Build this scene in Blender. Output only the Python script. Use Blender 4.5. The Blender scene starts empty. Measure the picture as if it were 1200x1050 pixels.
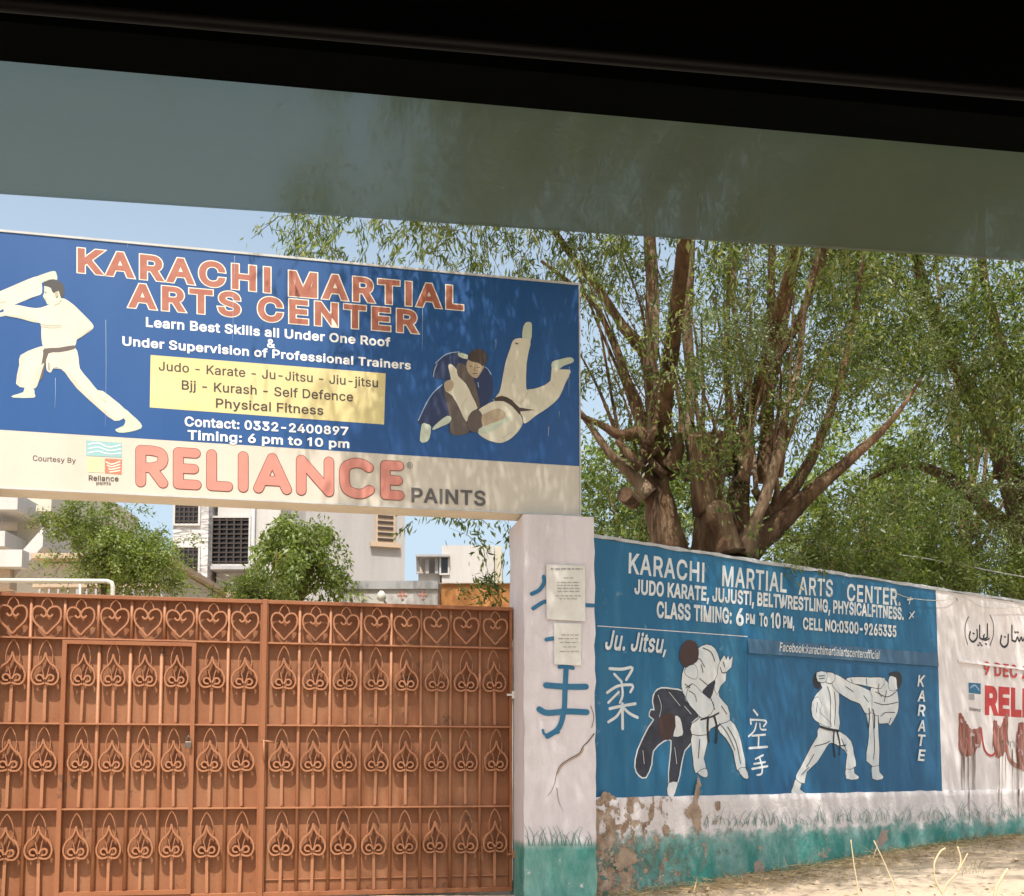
import bpy, math, random
import numpy as np
from mathutils import Vector, Matrix
from mathutils.geometry import tessellate_polygon

R = math.radians
scene = bpy.context.scene
COL = scene.collection

# ------------------------------------------------------------------ camera, world, sun, exposure
F = 1245.0                       # focal length in photograph pixels (1200 px wide)
PX0, PY0 = 600.0, 800.0          # principal point (the photograph is a crop)
PITCH = math.atan(100.0 / F)
EYE = Vector((0.0, 0.0, 1.3))
cam_d = bpy.data.cameras.new('camera')
cam_d.sensor_width = 36.0
cam_d.lens = 36.0 * F / 1200.0
cam_d.shift_y = (PY0 - 525.0) / 1200.0
cam_d.clip_start = 0.05
cam_d.clip_end = 3000.0
cam = bpy.data.objects.new('camera', cam_d)
cam.location = EYE
cam.rotation_euler = (math.pi / 2 + PITCH, 0, 0)
COL.objects.link(cam)
scene.camera = cam

SUN_EL = R(63.0)
SUN_AZ = R(184.0)                # azimuth of the sun, 0 = +Y, clockwise: behind the camera
world = bpy.data.worlds.new('World')
scene.world = world
world.use_nodes = True
wn = world.node_tree
bgn = wn.nodes['Background']
skyn = wn.nodes.new('ShaderNodeTexSky')
skyn.sky_type = 'NISHITA'
skyn.sun_disc = False
skyn.sun_elevation = SUN_EL
skyn.sun_rotation = SUN_AZ
skyn.dust_density = 6.0
skyn.ozone_density = 0.6
skyn.air_density = 1.0
# thin bright haze in the air over the city whitens the clear-sky blue
hz = wn.nodes.new('ShaderNodeMix')
hz.data_type = 'RGBA'
tcw = wn.nodes.new('ShaderNodeTexCoord')
sxw = wn.nodes.new('ShaderNodeSeparateXYZ')
wn.links.new(tcw.outputs['Generated'], sxw.inputs[0])
rpw = wn.nodes.new('ShaderNodeValToRGB')          # the haze thins out towards the zenith
rpw.color_ramp.elements[0].position = 0.30
rpw.color_ramp.elements[0].color = (.64, .64, .64, 1)
rpw.color_ramp.elements[1].position = 0.75
rpw.color_ramp.elements[1].color = (.04, .04, .04, 1)
wn.links.new(sxw.outputs[2], rpw.inputs[0])
wn.links.new(rpw.outputs[0], hz.inputs[0])
hz.inputs[7].default_value = (4.3, 5.4, 6.2, 1)
wn.links.new(skyn.outputs[0], hz.inputs[6])
wn.links.new(hz.outputs[2], bgn.inputs[0])
bgn.inputs[1].default_value = 0.15

sun_d = bpy.data.lights.new('sun', 'SUN')
sun_d.energy = 5.0
sun_d.angle = R(0.5)
sun_d.color = (1.0, 0.965, 0.91)
sun = bpy.data.objects.new('sun', sun_d)
to_sun = Vector((math.sin(SUN_AZ) * math.cos(SUN_EL), math.cos(SUN_AZ) * math.cos(SUN_EL), math.sin(SUN_EL)))
sun.rotation_euler = to_sun.to_track_quat('Z', 'Y').to_euler()
COL.objects.link(sun)

scene.view_settings.view_transform = 'Standard'
scene.view_settings.look = 'None'
scene.view_settings.exposure = 0.30
scene.view_settings.gamma = 1.0
scene.render.engine = 'CYCLES'
scene.cycles.max_bounces = 8
scene.cycles.transparent_max_bounces = 12

# ------------------------------------------------------------------ projection helpers
CP, SP = math.cos(PITCH), math.sin(PITCH)


def ray(px, py):
    x, y = (px - PX0) / F, (PY0 - py) / F
    return Vector((x, CP - y * SP, SP + y * CP))


def at(px, py, Y):
    r = ray(px, py)
    return EYE + r * (Y / r.y)


class Plane:
    """A vertical plane: origin (x, y), heading angle of its right-hand direction; normal towards the street."""
    def __init__(self, x, y, ang):
        self.o = Vector((x, y, 0))
        self.d = Vector((math.cos(ang), math.sin(ang), 0))
        self.n = Vector((math.sin(ang), -math.cos(ang), 0))
        self.ang = ang

    def hit(self, px, py):
        r = ray(px, py)
        t = (self.o - EYE).dot(self.n) / r.dot(self.n)
        p = EYE + r * t
        return ((p - self.o).dot(self.d), p.z)

    def pt(self, s, z, off=0.0):
        p = self.o + self.d * s + self.n * off
        return Vector((p.x, p.y, z))

    def shifted(self, off):
        p = self.o + self.n * off
        return Plane(p.x, p.y, self.ang)


GA = R(11.4)
GATE = Plane(0.0, 8.70, GA)                    # sheet metal of the gate
PIL = GATE.shifted(0.45)                       # front face of the pillar
SIGN = PIL.shifted(-0.08)                      # face of the signboard
WA = R(34.7)
_pr = PIL.hit(698, 800)[0]
_w0 = PIL.pt(_pr - 0.02, 0, -0.10)
WALL = Plane(_w0.x, _w0.y, WA)                 # face of the painted wall


# ------------------------------------------------------------------ object helpers
def new_mesh(name, verts, faces, mats, parent=None, smooth=False, midx=None):
    me = bpy.data.meshes.new(name)
    me.from_pydata([tuple(v) for v in verts], [], faces)
    for m in (mats if isinstance(mats, (list, tuple)) else [mats]):
        me.materials.append(m)
    if midx:
        me.polygons.foreach_set('material_index', midx)
    if smooth:
        me.polygons.foreach_set('use_smooth', [True] * len(me.polygons))
    me.update()
    ob = bpy.data.objects.new(name, me)
    COL.objects.link(ob)
    if parent is not None:
        adopt(ob, parent)
    return ob


def root_of(o):
    v = Vector((0, 0, 0))
    while o is not None:
        v += o.location + Vector(o.get('_shift', (0, 0, 0)))
        o = o.parent
    return v


def adopt(ob, parent):
    ob.parent = parent
    r = parent
    # parents here only ever translate or sit at the origin, so the inverse is a translation
    ob.matrix_parent_inverse = Matrix.Translation(-BASE.get(parent.name, Vector((0, 0, 0))))


BASE = {}


def tag(o, label=None, cat=None, group=None, kind=None):
    if label:
        o['label'] = label
    if cat:
        o['category'] = cat
    if group:
        o['group'] = group
    if kind:
        o['kind'] = kind
    return o


def thing(name, loc, label, cat, group=None):
    o = bpy.data.objects.new(name, None)
    o.empty_display_size = 0.2
    COL.objects.link(o)
    o.location = loc
    BASE[o.name] = Vector(loc)
    return tag(o, label, cat, group, 'thing')


class MB:
    """Collects quads, boxes and tubes, then links them as one mesh object."""
    def __init__(self):
        self.v, self.f, self.m = [], [], []

    def face(self, pts, mi=0):
        b = len(self.v)
        self.v += [Vector(p) for p in pts]
        self.f.append(list(range(b, b + len(pts))))
        self.m.append(mi)

    def frame_box(self, o, dx, dy, dz, mi=0):
        """box from corner o along three edge vectors"""
        o, dx, dy, dz = Vector(o), Vector(dx), Vector(dy), Vector(dz)
        b = len(self.v)
        for k in range(8):
            self.v.append(o + dx * (k & 1) + dy * (k >> 1 & 1) + dz * (k >> 2 & 1))
        for q in ((0, 2, 3, 1), (4, 5, 7, 6), (0, 1, 5, 4), (2, 6, 7, 3), (0, 4, 6, 2), (1, 3, 7, 5)):
            self.f.append([b + i for i in q])
            self.m.append(mi)

    def pbox(self, P, s0, s1, z0, z1, off0, off1, mi=0):
        self.frame_box(P.pt(s0, z0, off0), P.d * (s1 - s0), P.n * (off1 - off0), Vector((0, 0, z1 - z0)), mi)

    def box(self, x0, x1, y0, y1, z0, z1, mi=0):
        self.frame_box((x0, y0, z0), (x1 - x0, 0, 0), (0, y1 - y0, 0), (0, 0, z1 - z0), mi)

    def tube(self, pts, radii, n=8, cap=True, mi=0, wob=0.0, rng=None):
        pts = [Vector(p) for p in pts]
        if not isinstance(radii, (list, tuple)):
            radii = [radii] * len(pts)
        b = len(self.v)
        up = None
        for i, p in enumerate(pts):
            t = (pts[min(i + 1, len(pts) - 1)] - pts[max(i - 1, 0)]).normalized()
            if up is None:
                up = t.orthogonal().normalized()
            up = (up - t * up.dot(t)).normalized()
            w = t.cross(up)
            for k in range(n):
                a = 2 * math.pi * k / n
                rr = radii[i] * (1 + (wob * (rng.random() - .5) * 2 if rng else 0))
                self.v.append(p + (up * math.cos(a) + w * math.sin(a)) * rr)
        for i in range(len(pts) - 1):
            for k in range(n):
                a, c = b + i * n + k, b + i * n + (k + 1) % n
                self.f.append([a, c, c + n, a + n])
                self.m.append(mi)
        if cap:
            self.f.append([b + k for k in range(n)][::-1])
            self.m.append(mi)
            e = b + (len(pts) - 1) * n
            self.f.append([e + k for k in range(n)])
            self.m.append(mi)

    def bar(self, pts, w, depth, nrm, off=0.0, mi=0):
        """flat bar: rectangular section swept along a path lying in a plane with normal nrm"""
        pts = [Vector(p) for p in pts]
        nrm = Vector(nrm)
        b = len(self.v)
        for i, p in enumerate(pts):
            t = (pts[min(i + 1, len(pts) - 1)] - pts[max(i - 1, 0)]).normalized()
            sd = t.cross(nrm).normalized() * (w / 2)
            for q in (sd + nrm * off, sd + nrm * (off + depth), -sd + nrm * (off + depth), -sd + nrm * off):
                self.v.append(p + q)
        for i in range(len(pts) - 1):
            for k in range(4):
                a, c = b + i * 4 + k, b + i * 4 + (k + 1) % 4
                self.f.append([a, a + 4, c + 4, c])
                self.m.append(mi)
        self.f.append([b, b + 1, b + 2, b + 3])
        self.m.append(mi)
        e = b + (len(pts) - 1) * 4
        self.f.append([e + 3, e + 2, e + 1, e])
        self.m.append(mi)

    def build(self, name, mats, parent=None, smooth=False, bevel=0.0):
        ob = new_mesh(name, self.v, self.f, mats, parent, smooth, self.m if any(self.m) else None)
        if bevel:
            bv = ob.modifiers.new('bevel', 'BEVEL')
            bv.width = bevel
            bv.segments = 2
            bv.limit_method = 'ANGLE'
        return ob


def catmull(pts, k=6, closed=False):
    """smooth path through 2D or 3D points"""
    P = [np.array(p, float) for p in pts]
    n = len(P)
    out = []
    rng = range(n) if closed else range(n - 1)
    for i in rng:
        if closed:
            a, b, c, d = P[(i - 1) % n], P[i], P[(i + 1) % n], P[(i + 2) % n]
        else:
            a, b, c, d = P[max(i - 1, 0)], P[i], P[i + 1], P[min(i + 2, n - 1)]
        for j in range(k):
            t = j / k
            out.append(tuple(.5 * ((2 * b) + (c - a) * t + (2 * a - 5 * b + 4 * c - d) * t * t + (3 * b - a - 3 * c + d) * t ** 3)))
    if not closed:
        out.append(tuple(P[-1]))
    return out


# ------------------------------------------------------------------ materials
def nodes_of(name):
    m = bpy.data.materials.new(name)
    m.use_nodes = True
    nt = m.node_tree
    return m, nt, nt.nodes['Principled BSDF']


def N(nt, typ, **kw):
    n = nt.nodes.new(typ)
    for k, v in kw.items():
        setattr(n, k, v)
    return n


def ramp(nt, fac, stops):
    r = nt.nodes.new('ShaderNodeValToRGB')
    nt.links.new(fac, r.inputs[0])
    cr = r.color_ramp
    while len(cr.elements) < len(stops):
        cr.elements.new(0.5)
    for e, (p, c) in zip(cr.elements, stops):
        e.position = p
        e.color = (c[0], c[1], c[2], 1) if not isinstance(c, (int, float)) else (c, c, c, 1)
    return r.outputs[0]


def noise(nt, scale, detail=5, rough=.55, vec=None, dist=0.0):
    n = N(nt, 'ShaderNodeTexNoise')
    n.inputs['Scale'].default_value = scale
    n.inputs['Detail'].default_value = detail
    n.inputs['Roughness'].default_value = rough
    n.inputs['Distortion'].default_value = dist
    if vec is not None:
        nt.links.new(vec, n.inputs['Vector'])
    return n.outputs[0]


def coords(nt, scale=(1, 1, 1), rot=(0, 0, 0), loc=(0, 0, 0)):
    tc = N(nt, 'ShaderNodeTexCoord')
    mp = N(nt, 'ShaderNodeMapping')
    mp.inputs['Scale'].default_value = scale
    mp.inputs['Rotation'].default_value = rot
    mp.inputs['Location'].default_value = loc
    nt.links.new(tc.outputs['Object'], mp.inputs[0])
    return mp.outputs[0]


def mixc(nt, fac, a, b, mode='MIX'):
    m = N(nt, 'ShaderNodeMix', data_type='RGBA', blend_type=mode)
    for sock, val in ((m.inputs[0], fac), (m.inputs[6], a), (m.inputs[7], b)):
        if isinstance(val, (int, float)):
            sock.default_value = val
        elif isinstance(val, tuple):
            sock.default_value = (val[0], val[1], val[2], 1)
        else:
            nt.links.new(val, sock)
    return m.outputs[2]


def mathn(nt, op, a, b=0.0, clamp=False):
    m = N(nt, 'ShaderNodeMath', operation=op, use_clamp=clamp)
    for i, v in enumerate((a, b)):
        if isinstance(v, (int, float)):
            m.inputs[i].default_value = v
        else:
            nt.links.new(v, m.inputs[i])
    return m.outputs[0]


def bump(nt, bsdf, height, strength=.3, dist=.01):
    b = N(nt, 'ShaderNodeBump')
    b.inputs['Strength'].default_value = strength
    b.inputs['Distance'].default_value = dist
    nt.links.new(height, b.inputs['Height'])
    nt.links.new(b.outputs[0], bsdf.inputs['Normal'])


def weathered(name, col, dirt=None, amount=.35, rough=.7, scale=3.0, streak=False, bmp=.15, spots=0.0, spotcol=None, metal=0.0):
    """paint or plaster with uneven tone, grime and a little relief"""
    m, nt, b = nodes_of(name)
    dirt = dirt or tuple(c * .55 for c in col)
    v = coords(nt, (scale * (2.2 if streak else 1), scale * (2.2 if streak else 1), scale * (.25 if streak else 1)))
    f1 = noise(nt, 1.0, 6, .6, v)
    c = mixc(nt, mathn(nt, 'MULTIPLY', ramp(nt, f1, [(.42, 0.0), (.72, 1.0)]), amount), col, dirt)
    v2 = coords(nt, (14, 14, 14))
    f2 = noise(nt, 1.0, 4, .6, v2)
    c = mixc(nt, .25, c, mixc(nt, f2, tuple(x * .75 for x in col), tuple(min(1, x * 1.2) for x in col)))
    if spots:
        v3 = coords(nt, (5, 5, 5), loc=(3.1, 7.7, 1.2))
        f3 = noise(nt, 1.0, 8, .7, v3)
        lo = 1 - spots
        c = mixc(nt, ramp(nt, f3, [(lo, 0.0), (lo + .03, 1.0)]), c, spotcol or dirt)
    nt.links.new(c, b.inputs['Base Color'])
    b.inputs['Roughness'].default_value = rough
    b.inputs['Metallic'].default_value = metal
    if bmp:
        bump(nt, b, noise(nt, 30, 5, .65, coords(nt)), bmp, .008)
    return m


def plain(name, col, rough=.6, metal=0.0):
    m, nt, b = nodes_of(name)
    c = mixc(nt, noise(nt, 9, 4, .6, coords(nt)), tuple(x * .82 for x in col), tuple(min(1, x * 1.12) for x in col))
    nt.links.new(c, b.inputs['Base Color'])
    b.inputs['Roughness'].default_value = rough
    b.inputs['Metallic'].default_value = metal
    return m


def leafmat(name, stops, trans=.42):
    m, nt, b = nodes_of(name)
    g = N(nt, 'ShaderNodeNewGeometry')
    c = ramp(nt, g.outputs['Random Per Island'], stops)
    c = mixc(nt, ramp(nt, noise(nt, .9, 2, .5, coords(nt)), [(.35, 0.0), (.65, 1.0)]), c, mixc(nt, .6, c, (.10, .115, .03), 'MIX'))
    nt.links.new(c, b.inputs['Base Color'])
    b.inputs['Roughness'].default_value = .45
    tr = N(nt, 'ShaderNodeBsdfTranslucent')
    nt.links.new(mixc(nt, 1.0, c, (1.5, 1.6, .7), 'MULTIPLY'), tr.inputs[0])
    mx = N(nt, 'ShaderNodeMixShader')
    mx.inputs[0].default_value = trans
    nt.links.new(b.outputs[0], mx.inputs[1])
    nt.links.new(tr.outputs[0], mx.inputs[2])
    nt.links.new(mx.outputs[0], nt.nodes['Material Output'].inputs[0])
    return m


def barkmat(name, a, b_, c_):
    m, nt, b = nodes_of(name)
    v = coords(nt, (6, 6, 1.3))
    f = noise(nt, 1.0, 8, .65, v, .4)
    c = ramp(nt, f, [(.32, a), (.52, b_), (.68, c_)])
    nt.links.new(c, b.inputs['Base Color'])
    b.inputs['Roughness'].default_value = .9
    bump(nt, b, noise(nt, 1.0, 10, .78, coords(nt, (22, 22, 5)), 1.5), 1.0, .06)
    return m


M = {}
M['gate'] = weathered('gate_paint', (.27, .100, .038), (.22, .066, .018), .8, .6, 2.2, True, .25, .37, (.14, .06, .03))
M['gate_sheet'] = weathered('gate_sheet_paint', (.25, .094, .035), (.34, .17, .083), 1.0, .65, 2.6, True, .3, .38, (.15, .065, .03))
M['gate_bar'] = weathered('gate_bar_paint', (.36, .155, .072), (.25, .09, .036), .7, .55, 5.0, False, .2, .38, (.17, .075, .035))
M['sign_blue'] = weathered('sign_blue_vinyl', (.009, .068, .225), (.022, .095, .26), .55, .42, 1.2, True, .03)
M['sign_cream'] = weathered('sign_cream_vinyl', (.56, .51, .42), (.45, .40, .32), .5, .5, 1.6, True, .03)
M['sign_box'] = weathered('sign_box_sheet', (.66, .61, .50), (.40, .36, .28), .5, .6, 2.5, False, .1)
M['sign_edge'] = weathered('sign_edge_metal', (.50, .50, .48), (.25, .25, .24), .5, .45, 5, False, .1)
M['white_print'] = plain('white_print', (.80, .80, .77), .5)
M['cream_print'] = plain('cream_print', (.78, .73, .60), .5)
M['gi_print'] = weathered('gi_print', (.64, .60, .47), (.50, .48, .38), .8, .5, 7, False, 0)
M['gi_shade'] = plain('gi_shade_print', (.52, .50, .40), .5)
M['skin_print'] = plain('skin_print', (.50, .56, .44), .5)
M['tan_print'] = plain('tan_print', (.42, .33, .22), .5)
M['hair_print'] = plain('hair_print', (.055, .05, .045), .5)
M['brown_print'] = plain('brown_print', (.11, .085, .07), .5)
M['navy_print'] = plain('navy_print', (.022, .036, .10), .5)
M['pale_blue_print'] = plain('pale_blue_print', (.30, .42, .58), .5)
M['head_brown'] = weathered('headline_brown', (.33, .10, .06), (.46, .21, .14), .6, .5, 9, False, 0)
M['dark_print'] = plain('dark_print', (.06, .04, .03), .5)
M['yellow_print'] = weathered('yellow_print', (.62, .53, .24), (.68, .60, .35), .6, .5, 4, False, 0)
M['pink_print'] = weathered('pink_print', (.56, .21, .16), (.62, .28, .21), .6, .5, 4, False, 0)
M['pink_edge'] = plain('pink_edge_print', (.20, .07, .05), .5)
M['teal_print'] = plain('teal_print', (.26, .45, .45), .5)
M['pale_yellow'] = plain('pale_yellow_print', (.62, .57, .33), .5)
M['red_print'] = plain('red_print', (.62, .17, .10), .5)
M['grey_print'] = plain('grey_print', (.10, .09, .085), .5)
M['wall_blue'] = weathered('wall_blue_paint', (.005, .108, .225), (.045, .21, .33), .8, .6, 1.8, True, .25, .37, (.09, .20, .30))
M['wall_blue_dark'] = weathered('wall_blue_panel', (.006, .088, .20), (.025, .15, .27), .7, .6, 2.0, True, .2, .30, (.06, .15, .25))
M['wall_white'] = weathered('wall_white_paint', (.72, .67, .65), (.50, .45, .42), .5, .75, 2.0, True, .25)
M['wall_ledge'] = weathered('wall_ledge_paint', (.035, .10, .18), (.10, .18, .25), .7, .6, 4, True, .25)
M['bare_plaster'] = weathered('bare_plaster', (.38, .28, .20), (.16, .095, .055), 1.0, .9, 9, False, .9)
M['coping'] = weathered('coping_mortar', (.45, .47, .48), (.22, .22, .22), .7, .9, 5, False, .6)
M['paint_white'] = weathered('paint_white', (.66, .67, .65), (.36, .46, .53), .8, .65, 7, False, 0, .30, (.12, .25, .36))
M['paint_black'] = plain('paint_black', (.018, .018, .022), .6)
M['paint_navy'] = weathered('paint_navy', (.02, .022, .035), (.06, .07, .1), .6, .6, 9, False, 0)
M['paint_maroon'] = plain('paint_maroon', (.05, .022, .018), .6)
M['paint_red'] = weathered('paint_red', (.45, .03, .03), (.55, .12, .1), .5, .6, 6, False, 0)
M['paint_blue'] = weathered('paint_blue', (.015, .13, .25), (.06, .2, .3), .5, .6, 6, False, 0)
M['smear'] = weathered('smear_red_brown', (.27, .07, .05), (.50, .36, .32), 1.0, .7, 5, True, 0, .40, (.60, .54, .52))
M['smear_pale'] = weathered('smear_pale', (.42, .17, .13), (.5, .3, .25), .8, .7, 8, True, 0)
M['drip'] = plain('drip_brown', (.16, .10, .06), .7)
M['faded_grass'] = weathered('faded_grass_paint', (.04, .17, .135), (.22, .33, .29), .9, .7, 12, False, 0)
M['pillar'] = None
M['crack'] = plain('crack_dark', (.13, .095, .07), .9)
M['paper'] = weathered('paper', (.70, .68, .62), (.55, .52, .45), .6, .8, 6, False, .1)
M['paper_ink'] = plain('paper_ink', (.28, .27, .26), .8)
M['car_black'] = plain('car_black_trim', (.0012, .0009, .0007), .6)
for _n in ('car_black',):
    M[_n].node_tree.nodes['Principled BSDF'].inputs['Specular IOR Level'].default_value = .05
M['car_rubber'] = plain('car_rubber', (.005, .0035, .0025), .6)
M['car_paint'] = plain('car_paint', (.02, .02, .022), .3)
M['sand'] = None
M['asphalt'] = weathered('asphalt', (.055, .053, .05), (.10, .09, .08), .6, .9, 2, False, .5)
M['bark'] = barkmat('bark', (.055, .028, .014), (.22, .122, .060), (.42, .285, .165))
M['bark_pale'] = barkmat('bark_pale', (.12, .065, .038), (.34, .22, .13), (.52, .40, .27))
M['bark_cut'] = barkmat('bark_cut', (.20, .12, .07), (.36, .23, .13), (.46, .31, .18))
M['twig'] = plain('twig', (.10, .07, .045), .9)
M['leaf_long'] = leafmat('leaf_long', [(0, (.038, .078, .016)), (.45, (.130, .185, .046)), (.8, (.26, .30, .09)), (1, (.36, .36, .17))])
M['leaf_dense'] = leafmat('leaf_dense', [(0, (.028, .066, .012)), (.5, (.125, .195, .042)), (.85, (.27, .33, .095)), (1, (.33, .33, .15))])
M['leaf_feather'] = leafmat('leaf_feather', [(0, (.14, .19, .09)), (.5, (.22, .28, .15)), (1, (.32, .38, .22))], .3)
M['leaf_bright'] = leafmat('leaf_bright', [(0, (.09, .14, .026)), (.5, (.175, .235, .05)), (1, (.28, .32, .09))])
M['leaf_dark'] = leafmat('leaf_dark', [(0, (.05, .09, .02)), (.5, (.12, .165, .035)), (1, (.24, .25, .06))])
M['straw'] = leafmat('straw', [(0, (.25, .16, .07)), (.5, (.42, .30, .15)), (1, (.55, .42, .24))], .1)
M['stalk'] = plain('stalk', (.62, .50, .30), .8)
M['b_white'] = weathered('building_white', (.50, .48, .45), (.36, .34, .31), .8, .8, .8, True, .15)
M['b_shaded_white'] = weathered('building_shaded_white', (.37, .355, .345), (.25, .235, .22), .8, .8, .7, True, .15)  # unlit front of the white house; its shade is put into the colour
M['b_beige'] = weathered('building_beige', (.50, .46, .37), (.42, .37, .28), .5, .8, .6, True, .15)
M['b_grey'] = weathered('building_shadow_grey', (.36, .36, .36), (.22, .22, .22), .5, .8, 1, True, .15)
M['b_orange'] = weathered('building_orange', (.62, .27, .085), (.5, .2, .06), .5, .8, .8, False, .15)
M['b_tan'] = weathered('building_tan', (.45, .34, .24), (.3, .2, .14), .5, .8, .8, False, .15)
M['b_pink'] = plain('motif_pink', (.62, .33, .27), .8)
M['grille'] = plain('grille_dark', (.035, .022, .016), .6)
M['glass_dark'] = plain('glass_dark', (.02, .021, .024), .15)
M['steel'] = plain('padlock_steel', (.22, .18, .15), .35, .8)
M['hinge_white'] = plain('hinge_white', (.7, .68, .64), .5)
M['cable'] = plain('cable_black', (.03, .03, .03), .6)
M['pipe_white'] = plain('pipe_white', (.58, .56, .47), .5)


def stone_clad():
    m, nt, b = nodes_of('stone_cladding')
    v = coords(nt, (1.4, 1.4, 5.0))
    f = noise(nt, 1.6, 3, .5, v, 1.2)
    c = ramp(nt, f, [(.35, (.30, .29, .28)), (.5, (.50, .48, .46)), (.65, (.66, .64, .61))])
    nt.links.new(c, b.inputs['Base Color'])
    b.inputs['Roughness'].default_value = .85
    bump(nt, b, f, .7, .06)
    return m


M['stone'] = stone_clad()


def pillar_mat():
    m, nt, b = nodes_of('pillar_paint')
    col, dirt = (.66, .61, .615), (.42, .37, .36)
    f1 = noise(nt, 1.0, 6, .6, coords(nt, (5, 5, .6)))
    c = mixc(nt, mathn(nt, 'MULTIPLY', ramp(nt, f1, [(.45, 0.0), (.75, 1.0)]), .5), col, dirt)
    tc = N(nt, 'ShaderNodeTexCoord')
    sp = N(nt, 'ShaderNodeSeparateXYZ')
    nt.links.new(tc.outputs['Object'], sp.inputs[0])
    wob = noise(nt, 7, 5, .6, coords(nt))
    zz = mathn(nt, 'ADD', sp.outputs[2], mathn(nt, 'MULTIPLY', mathn(nt, 'SUBTRACT', wob, .5), -.10))
    teal = mixc(nt, ramp(nt, noise(nt, 5, 7, .7, coords(nt, (1, 1, .4))), [(.38, 0.0), (.66, 1.0)]), (.045, .23, .185), (.22, .40, .35))
    chip = ramp(nt, noise(nt, 6, 8, .7, coords(nt, loc=(4, 1, 9))), [(.62, 0.0), (.645, 1.0)])
    teal = mixc(nt, chip, teal, (.55, .55, .5))
    fac = ramp(nt, mathn(nt, 'SUBTRACT', zz, TEAL_Z - .5), [(.46, 1.0), (.50, .7), (.535, 0.0)])
    c = mixc(nt, fac, c, teal)
    nt.links.new(c, b.inputs['Base Color'])
    b.inputs['Roughness'].default_value = .8
    bump(nt, b, noise(nt, 20, 6, .65, coords(nt)), .35, .012)
    return m


def plinth_mat():
    """whitewashed plinth, teal band below, plaster broken away near the pillar (low s)"""
    m, nt, b = nodes_of('plinth_paint')
    uv = N(nt, 'ShaderNodeUVMap')
    sp = N(nt, 'ShaderNodeSeparateXYZ')
    nt.links.new(uv.outputs[0], sp.inputs[0])
    s, z = sp.outputs[0], sp.outputs[1]          # s metres along the wall, z 0..1 up the plinth
    white = mixc(nt, noise(nt, 4, 6, .6, coords(nt)), (.66, .60, .58), (.74, .69, .67))
    teal = mixc(nt, ramp(nt, noise(nt, 3.0, 6, .65, coords(nt, (1, 1, .6))), [(.42, 0.0), (.66, 1.0)]), (.045, .235, .20), (.24, .40, .36))
    chip = ramp(nt, noise(nt, 2.2, 8, .7, coords(nt, loc=(4, 1, 9))), [(.60, 0.0), (.63, 1.0)])
    teal = mixc(nt, chip, teal, (.42, .30, .24))
    old = ramp(nt, mathn(nt, 'SUBTRACT', noise(nt, 11, 6, .7, coords(nt, loc=(1, 8, 2))), mathn(nt, 'MULTIPLY', s, .14)), [(.34, 0.0), (.46, 1.0)])
    teal = mixc(nt, old, teal, mixc(nt, noise(nt, 23, 5, .7, coords(nt)), (.02, .085, .07), (.24, .30, .24)))
    edge = mathn(nt, 'ADD', z, mathn(nt, 'MULTIPLY', mathn(nt, 'SUBTRACT', noise(nt, 7, 7, .7, coords(nt)), .5), -.42))
    c = mixc(nt, ramp(nt, edge, [(.57, 1.0), (.64, .8), (.71, 0.0)]), white, teal)
    dmg = mathn(nt, 'SUBTRACT', noise(nt, 3.4, 8, .68, coords(nt, loc=(2.2, .7, 5.1))), mathn(nt, 'MULTIPLY', s, .17))
    broken = ramp(nt, dmg, [(.50, 0.0), (.515, 1.0)])
    holes = ramp(nt, mathn(nt, 'SUBTRACT', noise(nt, 10, 5, .6, coords(nt, loc=(9, 3, 3))), mathn(nt, 'MULTIPLY', s, .13)), [(.47, 0.0), (.49, 1.0)])
    broken = mathn(nt, 'MAXIMUM', broken, holes)
    earth = ramp(nt, noise(nt, 9, 6, .7, coords(nt)), [(.3, (.17, .10, .06)), (.5, (.36, .25, .17)), (.66, (.50, .42, .34))])
    c = mixc(nt, broken, c, earth)
    nt.links.new(c, b.inputs['Base Color'])
    b.inputs['Roughness'].default_value = .9
    h = mathn(nt, 'SUBTRACT', noise(nt, 16, 6, .7, coords(nt)), mathn(nt, 'MULTIPLY', broken, 1.2))
    bump(nt, b, h, .6, .03)
    return m


def sand_mat():
    m, nt, b = nodes_of('sandy_soil')
    f = noise(nt, .9, 8, .65, coords(nt))
    c = ramp(nt, f, [(.32, (.36, .265, .175)), (.5, (.50, .39, .27)), (.68, (.60, .48, .35))])
    g = noise(nt, 60, 4, .7, coords(nt))
    c = mixc(nt, .5, c, mixc(nt, g, (.30, .22, .14), (.68, .56, .42)))
    nt.links.new(c, b.inputs['Base Color'])
    b.inputs['Roughness'].default_value = .95
    bump(nt, b, noise(nt, 25, 8, .75, coords(nt)), .7, .03)
    return m


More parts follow.
